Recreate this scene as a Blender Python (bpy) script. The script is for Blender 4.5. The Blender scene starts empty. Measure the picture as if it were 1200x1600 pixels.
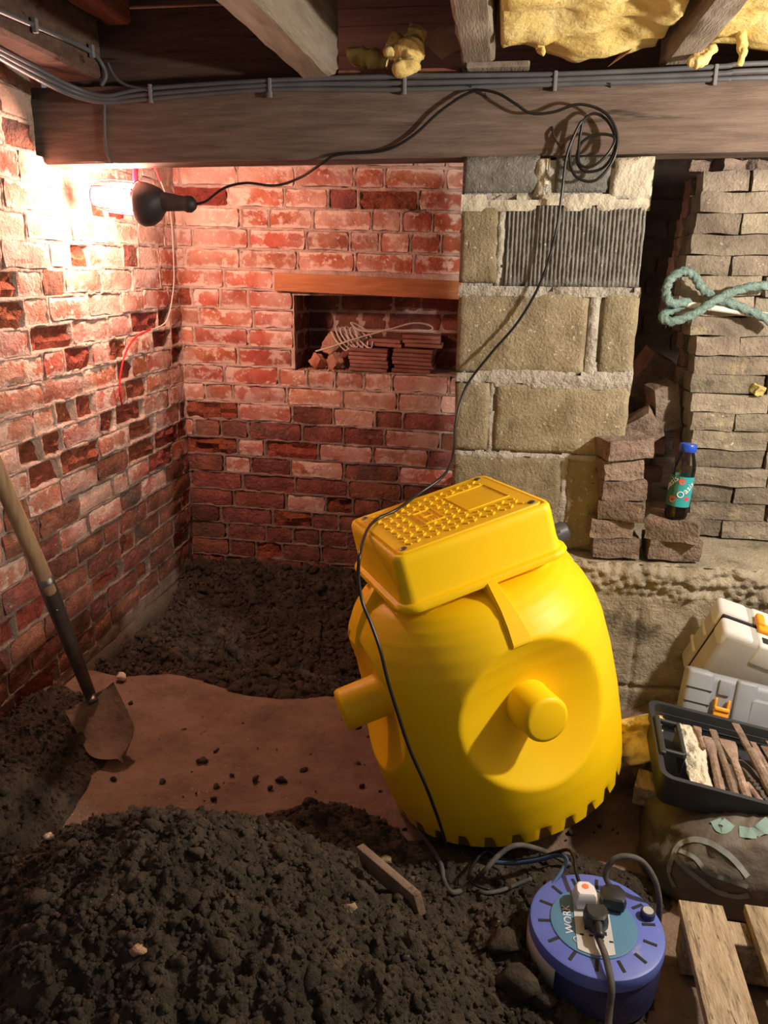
import bpy, bmesh, math, random
import numpy as np
from mathutils import Matrix, Vector, Euler

random.seed(7); RNG = np.random.default_rng(7)
SC = bpy.context.scene
COL = SC.collection
PI = math.pi

# ------------------------------------------------------------------ camera, light, exposure
F = 1220.0; PITCH = math.radians(17); YAW = math.radians(8.2); ROLL = math.radians(0.5)
CAM = np.array([0, 0, 1.5])
fw = np.array([-math.sin(YAW)*math.cos(PITCH), math.cos(YAW)*math.cos(PITCH), -math.sin(PITCH)])
r0 = np.cross(fw, [0, 0, 1]); r0 /= np.linalg.norm(r0); u0 = np.cross(r0, fw)
RT = r0*math.cos(ROLL)+u0*math.sin(ROLL); UP = -r0*math.sin(ROLL)+u0*math.cos(ROLL)
cd = bpy.data.cameras.new('camera'); cam = bpy.data.objects.new('camera', cd); COL.objects.link(cam)
cam.matrix_world = Matrix(((RT[0], UP[0], -fw[0], 0), (RT[1], UP[1], -fw[1], 0), (RT[2], UP[2], -fw[2], 1.5), (0, 0, 0, 1)))
cd.sensor_fit = 'HORIZONTAL'; cd.sensor_width = 36; cd.lens = 36*F/1200; cd.clip_start = 0.02
SC.camera = cam
w = bpy.data.worlds.new('world'); SC.world = w; w.use_nodes = True
w.node_tree.nodes['Background'].inputs[0].default_value = (0.80, 0.78, 0.80, 1)
w.node_tree.nodes['Background'].inputs[1].default_value = 0.085
def point_light(name, loc, power, col, r):
    l = bpy.data.lights.new(name, 'POINT'); l.energy = power; l.color = col; l.shadow_soft_size = r
    o = bpy.data.objects.new(name, l); o.location = loc; COL.objects.link(o); return o
point_light('work_light', (1.22, 1.40, 1.68), 47, (1.0, 0.90, 0.77), 0.035)     # site lamp standing out of frame on the right
LAMP_L = 205.0
vs = SC.view_settings
vs.view_transform = 'Standard'; vs.look = 'None'; vs.gamma = 1.0; vs.exposure = 1.15; vs.use_curve_mapping = False

def ray(x, y): return fw*F+RT*(x-600)+UP*(800-y)
def at(x, y, Y):                                    # pixel direction met with the upright plane y = Y
    d = ray(x, y); t = Y/d[1]; return CAM+t*d
def atz(x, y, z):
    d = ray(x, y); t = (z-1.5)/d[2]; return CAM+t*d
def atx(x, y, X):
    d = ray(x, y); t = X/d[0]; return CAM+t*d

# ------------------------------------------------------------------ noise
def _h(ix, iy, s):
    n = (ix.astype(np.int64)*374761393+iy.astype(np.int64)*668265263+s*1442695041) & 0xffffffff
    n = ((n ^ (n >> 13))*1274126177) & 0xffffffff
    return ((n ^ (n >> 16)) & 0xffff)/65535.0
def vnoise(x, y, s=0):
    ix = np.floor(x); iy = np.floor(y); fx = x-ix; fy = y-iy
    fx = fx*fx*(3-2*fx); fy = fy*fy*(3-2*fy)
    a = _h(ix, iy, s); b = _h(ix+1, iy, s); c = _h(ix, iy+1, s); d = _h(ix+1, iy+1, s)
    return (a*(1-fx)+b*fx)*(1-fy)+(c*(1-fx)+d*fx)*fy
def fbm(x, y, o=4, s=0):
    r = 0; a = 0.5
    for k in range(o):
        r = r+a*(vnoise(x, y, s+k*17)-0.5); x = x*2.03+3.1; y = y*2.03+1.7; a *= 0.5
    return r*2
def worley(x, y, s=0):                              # lumpy: 1 at a cell's centre, 0 far off
    ix = np.floor(x); iy = np.floor(y); m = np.full(np.shape(x), 9.0)
    for i in (-1, 0, 1):
        for j in (-1, 0, 1):
            px_ = ix+i+_h(ix+i, iy+j, s); py_ = iy+j+_h(ix+i, iy+j, s+5)
            m = np.minimum(m, (px_-x)**2+(py_-y)**2)
    return 1-np.minimum(np.sqrt(m), 1)
def smooth(a, b, x):
    t = np.clip((x-a)/(b-a), 0, 1); return t*t*(3-2*t)

# ------------------------------------------------------------------ materials
MATS = {}
def M(name, cols, scale=8, detail=5, rough=0.8, bump=0.3, bscale=60, bdist=0.004, spec=0.15, metallic=0.0, stretch=(1, 1, 1), rnd=0.0,
      over=(), coord='pos', emit=None, bdetail=4, stain_falloff=None, edge=0.0):
    m = bpy.data.materials.new(name); m.use_nodes = True; nt = m.node_tree; N = nt.nodes; L = nt.links
    b = N['Principled BSDF']
    b.inputs['Roughness'].default_value = rough; b.inputs['Metallic'].default_value = metallic
    b.inputs['Specular IOR Level'].default_value = spec
    if coord == 'pos':
        g = N.new('ShaderNodeNewGeometry'); src = g.outputs['Position']
    else:
        g = N.new('ShaderNodeTexCoord'); src = g.outputs['Object']
    mp = N.new('ShaderNodeMapping'); L.new(src, mp.inputs[0]); mp.inputs['Scale'].default_value = stretch
    if len(cols) == 1:
        rg = N.new('ShaderNodeRGB'); rg.outputs[0].default_value = (*cols[0], 1); c = rg.outputs[0]
    else:
        n = N.new('ShaderNodeTexNoise'); n.inputs['Scale'].default_value = scale; n.inputs['Detail'].default_value = detail
        n.inputs['Roughness'].default_value = 0.62
        L.new(mp.outputs[0], n.inputs['Vector'])
        r = N.new('ShaderNodeValToRGB'); L.new(n.outputs['Fac'], r.inputs[0])
        e = r.color_ramp.elements
        while len(e) < len(cols): e.new(0.5)
        for i, cc in enumerate(cols):
            e[i].position = 0.30+0.40*i/(len(cols)-1); e[i].color = (*cc, 1)
        c = r.outputs[0]
    eg = None
    if edge:                                             # lime bloom gathers along a brick's long edges
        tc = N.new('ShaderNodeTexCoord'); sz = N.new('ShaderNodeSeparateXYZ'); L.new(tc.outputs['Object'], sz.inputs[0])
        ab = N.new('ShaderNodeMath'); ab.operation = 'ABSOLUTE'; L.new(sz.outputs[2], ab.inputs[0])
        eg = N.new('ShaderNodeMapRange'); eg.interpolation_type = 'SMOOTHSTEP'; eg.inputs[1].default_value = 0.014; eg.inputs[2].default_value = 0.034
        eg.inputs[4].default_value = edge; L.new(ab.outputs[0], eg.inputs[0])
    for (oc, osc, lo, hi, od) in over:
        n2 = N.new('ShaderNodeTexNoise'); n2.inputs['Scale'].default_value = osc; n2.inputs['Detail'].default_value = od
        n2.inputs['Roughness'].default_value = 0.65
        L.new(mp.outputs[0], n2.inputs['Vector'])
        mr = N.new('ShaderNodeMapRange'); mr.interpolation_type = 'SMOOTHSTEP'
        mr.inputs[1].default_value = lo; mr.inputs[2].default_value = hi
        if eg and 10 < osc < 30 and oc[0] > 0.3:
            ad = N.new('ShaderNodeMath'); ad.operation = 'ADD'; L.new(n2.outputs['Fac'], ad.inputs[0]); L.new(eg.outputs[0], ad.inputs[1]); L.new(ad.outputs[0], mr.inputs[0])
        else: L.new(n2.outputs['Fac'], mr.inputs[0])
        mx = N.new('ShaderNodeMix'); mx.data_type = 'RGBA'; L.new(mr.outputs[0], mx.inputs[0]); L.new(c, mx.inputs[6])
        mx.inputs[7].default_value = (*oc, 1); c = mx.outputs[2]
    if stain_falloff:                                             # soil splash and stain plus painted lamp falloff towards the wall foot, ragged edge
        sx = N.new('ShaderNodeSeparateXYZ'); L.new(src, sx.inputs[0])
        n3 = N.new('ShaderNodeTexNoise'); n3.inputs['Scale'].default_value = 3.2; n3.inputs['Detail'].default_value = 7; n3.inputs['Roughness'].default_value = 0.7
        L.new(src, n3.inputs['Vector'])
        mm = N.new('ShaderNodeMath'); mm.operation = 'MULTIPLY_ADD'; mm.inputs[1].default_value = 1.1; L.new(n3.outputs['Fac'], mm.inputs[0]); L.new(sx.outputs[2], mm.inputs[2])
        mr = N.new('ShaderNodeMapRange'); mr.interpolation_type = 'SMOOTHSTEP'; mr.inputs[1].default_value = stain_falloff[1]+0.12; mr.inputs[2].default_value = stain_falloff[1]-0.12
        mr.inputs[3].default_value = 0; mr.inputs[4].default_value = stain_falloff[2]; L.new(mm.outputs[0], mr.inputs[0])
        mx = N.new('ShaderNodeMix'); mx.data_type = 'RGBA'; L.new(mr.outputs[0], mx.inputs[0]); L.new(c, mx.inputs[6]); mx.inputs[7].default_value = (*stain_falloff[0], 1); c = mx.outputs[2]
    if rnd:
        oi = N.new('ShaderNodeObjectInfo'); hs = N.new('ShaderNodeHueSaturation')
        mr = N.new('ShaderNodeMapRange'); mr.inputs[3].default_value = 1-rnd; mr.inputs[4].default_value = 1+rnd
        L.new(oi.outputs['Random'], mr.inputs[0]); L.new(mr.outputs[0], hs.inputs['Value'])
        ml = N.new('ShaderNodeMath'); ml.operation = 'MULTIPLY'; ml.inputs[1].default_value = 7.31; L.new(oi.outputs['Random'], ml.inputs[0])
        fr = N.new('ShaderNodeMath'); fr.operation = 'FRACT'; L.new(ml.outputs[0], fr.inputs[0])
        mr2 = N.new('ShaderNodeMapRange'); mr2.inputs[3].default_value = 0.5-0.018*min(1, rnd*3); mr2.inputs[4].default_value = 0.5+0.014*min(1, rnd*3)
        L.new(fr.outputs[0], mr2.inputs[0]); L.new(mr2.outputs[0], hs.inputs['Hue'])
        L.new(c, hs.inputs['Color']); c = hs.outputs[0]
    L.new(c, b.inputs['Base Color'])
    if bump:
        nb = N.new('ShaderNodeTexNoise'); nb.inputs['Scale'].default_value = bscale; nb.inputs['Detail'].default_value = bdetail
        nb.inputs['Roughness'].default_value = 0.65
        L.new(mp.outputs[0], nb.inputs['Vector'])
        bp = N.new('ShaderNodeBump'); bp.inputs['Strength'].default_value = bump; bp.inputs['Distance'].default_value = bdist*(2.4 if bdist >= 0.003 else 1)
        L.new(nb.outputs['Fac'], bp.inputs['Height']); L.new(bp.outputs[0], b.inputs['Normal'])
    if emit:
        b.inputs['Emission Color'].default_value = (*emit[0], 1); b.inputs['Emission Strength'].default_value = emit[1]
    MATS[name] = m
    return m
WHITE = (0.58, 0.50, 0.46)
M('brick', [(0.27, 0.070, 0.040), (0.41, 0.118, 0.066), (0.48, 0.165, 0.10)], scale=9, rough=0.9, bump=0.8, bscale=70, bdist=0.004, rnd=0.18, edge=0.16,
  over=[((0.58, 0.40, 0.33), 3.0, 0.36, 0.64, 4), ((0.64, 0.49, 0.42), 16, 0.53, 0.64, 8), ((0.68, 0.56, 0.49), 45, 0.60, 0.68, 5), ((0.08, 0.04, 0.033), 13, 0.68, 0.78, 5)])
M('spalled_brick', [(0.15, 0.042, 0.028), (0.26, 0.072, 0.044), (0.36, 0.11, 0.068)], scale=22, rough=0.95, bump=1.0, bscale=50, bdist=0.008, rnd=0.2,
  over=[((0.06, 0.03, 0.025), 14, 0.58, 0.75, 5)])
M('dirty_dim_brick', [(0.13, 0.054, 0.040), (0.24, 0.092, 0.066), (0.35, 0.14, 0.10)], scale=11, rough=0.95, bump=0.9, bscale=60, bdist=0.006, rnd=0.25,
  over=[((0.12, 0.085, 0.07), 6, 0.50, 0.70, 6), ((0.34, 0.24, 0.20), 18, 0.60, 0.76, 6)])
M('mortar', [(0.36, 0.245, 0.20), (0.53, 0.39, 0.325), (0.65, 0.52, 0.445)], scale=12, rough=0.95, bump=0.9, bscale=110, bdist=0.004,
  over=[((0.15, 0.105, 0.085), 5, 0.56, 0.72, 6)], stain_falloff=((0.17, 0.115, 0.092), 1.45, 0.75))
M('render_foot', [(0.09, 0.07, 0.05), (0.15, 0.118, 0.088)], scale=10, rough=0.95, bump=0.8, bscale=60)
M('block_buff', [(0.215, 0.178, 0.11), (0.315, 0.265, 0.172), (0.40, 0.345, 0.24)], scale=14, rough=0.95, bump=1.0, bscale=120, bdist=0.003, rnd=0.10,
  over=[((0.62, 0.56, 0.44), 75, 0.64, 0.72, 2), ((0.12, 0.10, 0.075), 90, 0.67, 0.74, 2), ((0.22, 0.185, 0.13), 5, 0.54, 0.72, 4)])
M('block_grey', [(0.13, 0.125, 0.115), (0.20, 0.19, 0.175), (0.27, 0.255, 0.235)], scale=20, rough=0.95, bump=0.8, bscale=110, bdist=0.003, rnd=0.10,
  over=[((0.45, 0.42, 0.37), 90, 0.66, 0.74, 2)])
M('cement', [(0.33, 0.30, 0.26), (0.46, 0.425, 0.37), (0.56, 0.52, 0.46)], scale=16, rough=0.95, bump=1.0, bscale=70, bdist=0.005,
  over=[((0.2, 0.185, 0.16), 8, 0.6, 0.75, 5)])
M('cement_cream', [(0.50, 0.46, 0.37), (0.62, 0.57, 0.47)], scale=10, rough=0.9, bump=0.7, bscale=40, bdist=0.005)
M('concrete', [(0.24, 0.205, 0.15), (0.35, 0.30, 0.225), (0.44, 0.385, 0.295)], scale=9, rough=0.95, bump=1.0, bscale=120, bdist=0.003,
  over=[((0.10, 0.085, 0.065), 5, 0.56, 0.72, 5), ((0.48, 0.43, 0.34), 85, 0.66, 0.73, 2)])
M('shaded_void', [(0.05, 0.035, 0.03), (0.09, 0.065, 0.055)], scale=9, rough=0.95, bump=0.8)  # the gap's deep shade put into the colour of wall and bricks
M('old_brick', [(0.16, 0.13, 0.10), (0.25, 0.208, 0.158), (0.34, 0.29, 0.22)], scale=12, rough=0.95, bump=1.0, bscale=80, bdist=0.004, rnd=0.26,
  over=[((0.52, 0.44, 0.26), 8, 0.58, 0.74, 5), ((0.075, 0.065, 0.055), 16, 0.58, 0.74, 5), ((0.55, 0.49, 0.40), 60, 0.66, 0.72, 3)])
M('brown_brick', [(0.16, 0.115, 0.088), (0.25, 0.185, 0.145), (0.34, 0.265, 0.21)], scale=14, rough=0.95, bump=1.0, bscale=70, bdist=0.006, rnd=0.2,
  over=[((0.075, 0.055, 0.045), 22, 0.58, 0.72, 5), ((0.36, 0.19, 0.125), 9, 0.60, 0.76, 4)])
M('soil', [(0.038, 0.028, 0.020), (0.074, 0.055, 0.039), (0.125, 0.094, 0.068)], scale=18, detail=8, rough=0.8, bump=1.0, bscale=140, bdist=0.006, spec=0.25, bdetail=6,
  over=[((0.42, 0.36, 0.28), 130, 0.735, 0.77, 2), ((0.17, 0.12, 0.075), 9, 0.60, 0.76, 5)])
M('clay', [(0.16, 0.102, 0.074), (0.235, 0.154, 0.112), (0.29, 0.198, 0.147)], scale=7, detail=9, rough=0.85, bump=0.8, bscale=60, bdist=0.006, spec=0.2, bdetail=8,
  over=[((0.09, 0.056, 0.042), 26, 0.64, 0.74, 6), ((0.48, 0.38, 0.30), 150, 0.74, 0.78, 1)])
M('beam_wood', [(0.12, 0.086, 0.072), (0.178, 0.130, 0.108), (0.235, 0.180, 0.150)], scale=5, rough=0.8, bump=0.5, bscale=26, bdist=0.004, stretch=(1.2, 6, 14),
  over=[((0.045, 0.032, 0.027), 2.0, 0.60, 0.75, 6), ((0.27, 0.215, 0.18), 9, 0.66, 0.76, 4)])
M('joist_wood', [(0.21, 0.165, 0.125), (0.29, 0.24, 0.19), (0.36, 0.31, 0.26)], scale=5, rough=0.85, bump=0.6, bscale=30, bdist=0.004, stretch=(8, 1, 8),
  over=[((0.11, 0.08, 0.06), 3, 0.60, 0.72, 5)])
M('dark_wood', [(0.075, 0.048, 0.038), (0.12, 0.075, 0.058), (0.165, 0.105, 0.08)], scale=5, rough=0.85, bump=0.5, bscale=30, stretch=(1.2, 6, 12),
  over=[((0.035, 0.024, 0.02), 3, 0.58, 0.72, 5)])
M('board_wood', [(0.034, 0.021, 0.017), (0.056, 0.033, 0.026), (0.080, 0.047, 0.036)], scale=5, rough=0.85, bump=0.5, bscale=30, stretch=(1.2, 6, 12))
M('red_wood', [(0.20, 0.07, 0.05), (0.29, 0.11, 0.075), (0.36, 0.15, 0.10)], scale=5, rough=0.8, bump=0.4, bscale=30, stretch=(8, 1, 8))
M('lintel_wood', [(0.34, 0.135, 0.055), (0.44, 0.19, 0.085), (0.52, 0.25, 0.125)], scale=5, rough=0.8, bump=0.4, bscale=24, stretch=(1.2, 6, 12))
M('pallet_wood', [(0.30, 0.215, 0.135), (0.43, 0.325, 0.215), (0.54, 0.43, 0.30)], scale=6, rough=0.8, bump=0.6, bscale=30, bdist=0.003, stretch=(12, 1.6, 12), rnd=0.08,
  over=[((0.20, 0.15, 0.10), 5, 0.48, 0.66, 7), ((0.09, 0.065, 0.042), 16, 0.57, 0.68, 6)])
M('handle_wood', [(0.24, 0.15, 0.085), (0.34, 0.22, 0.13), (0.42, 0.29, 0.18)], scale=4, rough=0.55, bump=0.2, bscale=30, stretch=(14, 14, 2))
M('steel', [(0.12, 0.11, 0.105), (0.22, 0.205, 0.195)], scale=9, rough=0.42, metallic=0.85, bump=0.2, bscale=60, spec=0.5)
M('muddy_steel', [(0.13, 0.085, 0.062), (0.21, 0.14, 0.102), (0.27, 0.185, 0.138)], scale=12, rough=0.8, metallic=0.1, bump=0.5, bscale=40,
  over=[((0.05, 0.035, 0.028), 18, 0.60, 0.70, 5)])
M('yellow_plastic', [(0.90, 0.565, 0.002), (0.93, 0.595, 0.003)], scale=3, rough=0.46, spec=0.32, bump=0.035, bscale=300, bdist=0.001)
M('yellow_lid', [(0.84, 0.51, 0.006), (0.88, 0.55, 0.006)], scale=3, rough=0.40, spec=0.45, bump=0.03, bscale=300, bdist=0.001)
M('black_plastic', [(0.012, 0.012, 0.013), (0.022, 0.022, 0.024)], scale=10, rough=0.45, spec=0.5, bump=0.05, bscale=200)
M('black_tray', [(0.020, 0.021, 0.024), (0.035, 0.036, 0.04)], scale=10, rough=0.5, spec=0.5, bump=0.06, bscale=200, over=[((0.12, 0.11, 0.10), 22, 0.68, 0.78, 4)])
M('black_cable', [(0.009, 0.009, 0.010)], rough=0.35, spec=0.5, bump=0)
M('grey_cable', [(0.075, 0.078, 0.088), (0.125, 0.125, 0.135)], scale=12, rough=0.5, spec=0.4, bump=0)
M('dusty_cable', [(0.055, 0.05, 0.048), (0.13, 0.115, 0.105)], scale=30, rough=0.7, bump=0.1)
M('blue_cable', [(0.045, 0.085, 0.19), (0.075, 0.13, 0.26)], scale=20, rough=0.5, bump=0)
M('white_cable', [(0.62, 0.55, 0.49)], rough=0.5, bump=0)
M('red_wire', [(0.55, 0.02, 0.03)], rough=0.4, bump=0)
M('grey_wire', [(0.50, 0.46, 0.44)], rough=0.4, bump=0)
M('clip_grey', [(0.20, 0.20, 0.215)], rough=0.5, bump=0)
M('nail', [(0.09, 0.075, 0.065)], rough=0.5, metallic=0.8, bump=0)
M('grey_plastic', [(0.36, 0.35, 0.33), (0.46, 0.45, 0.43)], scale=8, rough=0.5, spec=0.4, bump=0.05, bscale=200, over=[((0.20, 0.16, 0.10), 6, 0.60, 0.74, 5)])
M('white_plastic_case', [(0.58, 0.585, 0.58), (0.66, 0.665, 0.66)], scale=8, rough=0.45, spec=0.4, bump=0.03, bscale=200, over=[((0.30, 0.25, 0.18), 9, 0.66, 0.78, 5)])
M('blue_grey_plastic', [(0.215, 0.225, 0.255), (0.27, 0.285, 0.32)], scale=8, rough=0.5, spec=0.4, bump=0.04, bscale=200)
M('dark_seam', [(0.03, 0.03, 0.03)], rough=0.6, bump=0)
M('orange_plastic', [(0.85, 0.33, 0.012), (0.90, 0.38, 0.02)], scale=8, rough=0.4, spec=0.45, bump=0)
M('reel_blue', [(0.09, 0.125, 0.46), (0.125, 0.165, 0.54)], scale=10, rough=0.45, spec=0.4, bump=0.04, bscale=200, over=[((0.30, 0.29, 0.38), 18, 0.62, 0.76, 5)])
M('reel_dark_blue', [(0.018, 0.022, 0.075), (0.03, 0.035, 0.11)], scale=10, rough=0.5, spec=0.4, bump=0.04)  # shade on the drum's side put into its blue; the button shares it
M('label_teal', [(0.085, 0.20, 0.33), (0.105, 0.235, 0.37)], scale=8, rough=0.45, bump=0, over=[((0.36, 0.36, 0.36), 26, 0.68, 0.76, 4)])
M('socket_white', [(0.52, 0.51, 0.49), (0.60, 0.59, 0.57)], scale=14, rough=0.4, spec=0.4, bump=0, over=[((0.28, 0.24, 0.2), 30, 0.64, 0.76, 4)])
M('plug_white', [(0.74, 0.72, 0.76)], rough=0.35, spec=0.45, bump=0)
M('print_white', [(0.72, 0.74, 0.76)], rough=0.5, bump=0)
M('led_red', [(0.8, 0.10, 0.04)], rough=0.35, bump=0, emit=((1.0, 0.10, 0.03), 0.5))
M('label_green', [(0.03, 0.27, 0.29), (0.04, 0.33, 0.36)], scale=6, rough=0.4, bump=0)
M('label_dark_green', [(0.035, 0.15, 0.11), (0.06, 0.2, 0.14)], scale=6, rough=0.4, bump=0)
M('fruit_red', [(0.62, 0.07, 0.035), (0.78, 0.16, 0.08)], scale=60, rough=0.4, bump=0)
M('fruit_pink', [(0.7, 0.06, 0.12)], rough=0.4, bump=0)
M('navy_print', [(0.01, 0.015, 0.05)], rough=0.4, bump=0)
M('cap_blue', [(0.015, 0.07, 0.50)], rough=0.3, spec=0.5, bump=0)
M('insulation', [(0.70, 0.50, 0.16), (0.86, 0.66, 0.25), (0.93, 0.78, 0.38)], scale=9, rough=1.0, spec=0.05, bump=0.7, bscale=38, bdist=0.006, bdetail=10,
  over=[((0.42, 0.27, 0.10), 6, 0.60, 0.74, 6)])
M('paper', [(0.42, 0.24, 0.16), (0.52, 0.31, 0.21)], scale=6, rough=0.85, bump=0.2)
M('rope_teal', [(0.13, 0.20, 0.185), (0.22, 0.32, 0.295), (0.32, 0.42, 0.385)], scale=60, rough=0.95, bump=0.8, bscale=200, bdist=0.004)
M('stick_white', [(0.70, 0.68, 0.62)], rough=0.4, bump=0)
M('sack', [(0.072, 0.058, 0.046), (0.115, 0.092, 0.074), (0.155, 0.125, 0.10)], scale=8, rough=0.6, spec=0.35, bump=0.4, bscale=30, over=[((0.20, 0.25, 0.23), 5, 0.68, 0.78, 5)])
M('sack_print', [(0.22, 0.225, 0.205), (0.30, 0.31, 0.285)], scale=20, rough=0.6, bump=0.1)
M('sack_scrap', [(0.19, 0.29, 0.27), (0.28, 0.38, 0.35)], scale=14, rough=0.6, bump=0.2)
M('cream_cloth', [(0.62, 0.55, 0.43), (0.74, 0.67, 0.55)], scale=10, rough=0.9, bump=0.8, bscale=45, bdist=0.006)
M('rusty', [(0.18, 0.125, 0.095), (0.30, 0.215, 0.165), (0.42, 0.315, 0.25)], scale=22, rough=0.85, metallic=0.15, bump=0.8, bscale=90, rnd=0.22,
  over=[((0.25, 0.10, 0.05), 14, 0.56, 0.72, 4)])
M('rubble_brick', [(0.42, 0.16, 0.10), (0.55, 0.26, 0.17)], scale=18, rough=0.95, bump=0.8, bscale=70)
M('rubble_sand', [(0.44, 0.24, 0.16), (0.58, 0.36, 0.24)], scale=30, rough=0.95, bump=0.9, bscale=120)
M('tile', [(0.20, 0.09, 0.07), (0.29, 0.135, 0.105), (0.37, 0.185, 0.145)], scale=9, rough=0.85, bump=0.5, bscale=80, rnd=0.16)
M('pale_stone', [(0.60, 0.50, 0.38), (0.72, 0.63, 0.50)], scale=40, rough=0.85, bump=0.6, bscale=80)
M('tan_stone', [(0.24, 0.175, 0.105), (0.34, 0.26, 0.165)], scale=40, rough=0.9, bump=0.7, bscale=80)
M('yellow_stone', [(0.42, 0.34, 0.11), (0.56, 0.47, 0.20)], scale=40, rough=0.9, bump=0.7, bscale=80)
M('lamp_red', [(0.85, 0.010, 0.045)], rough=0.35, spec=0.5, bump=0)
M('rubber', [(0.022, 0.020, 0.021), (0.035, 0.032, 0.034)], scale=10, rough=0.55, spec=0.4, bump=0.05)
M('bulb_glow', [(1, 0.8, 0.55)], bump=0, emit=((1.0, 0.57, 0.44), LAMP_L))
M('pipe_grey', [(0.045, 0.05, 0.058), (0.065, 0.07, 0.08)], scale=10, rough=0.4, spec=0.5, bump=0)
def clear_mat(name, tint, refl):
    m = bpy.data.materials.new(name); m.use_nodes = True; nt = m.node_tree; N = nt.nodes; L = nt.links
    N.remove(N['Principled BSDF']); out = N['Material Output']
    t = N.new('ShaderNodeBsdfTransparent'); t.inputs[0].default_value = (*tint, 1)
    g = N.new('ShaderNodeBsdfGlossy'); g.inputs['Roughness'].default_value = 0.08
    fr = N.new('ShaderNodeFresnel'); fr.inputs[0].default_value = refl
    mx = N.new('ShaderNodeMixShader'); L.new(fr.outputs[0], mx.inputs[0]); L.new(t.outputs[0], mx.inputs[1]); L.new(g.outputs[0], mx.inputs[2])
    L.new(mx.outputs[0], out.inputs['Surface']); MATS[name] = m
clear_mat('clear_pet', (0.93, 0.95, 0.96), 1.5); clear_mat('clear_glass', (0.97, 0.95, 0.93), 1.35); clear_mat('juice', (0.22, 0.012, 0.02), 1.33)

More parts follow.
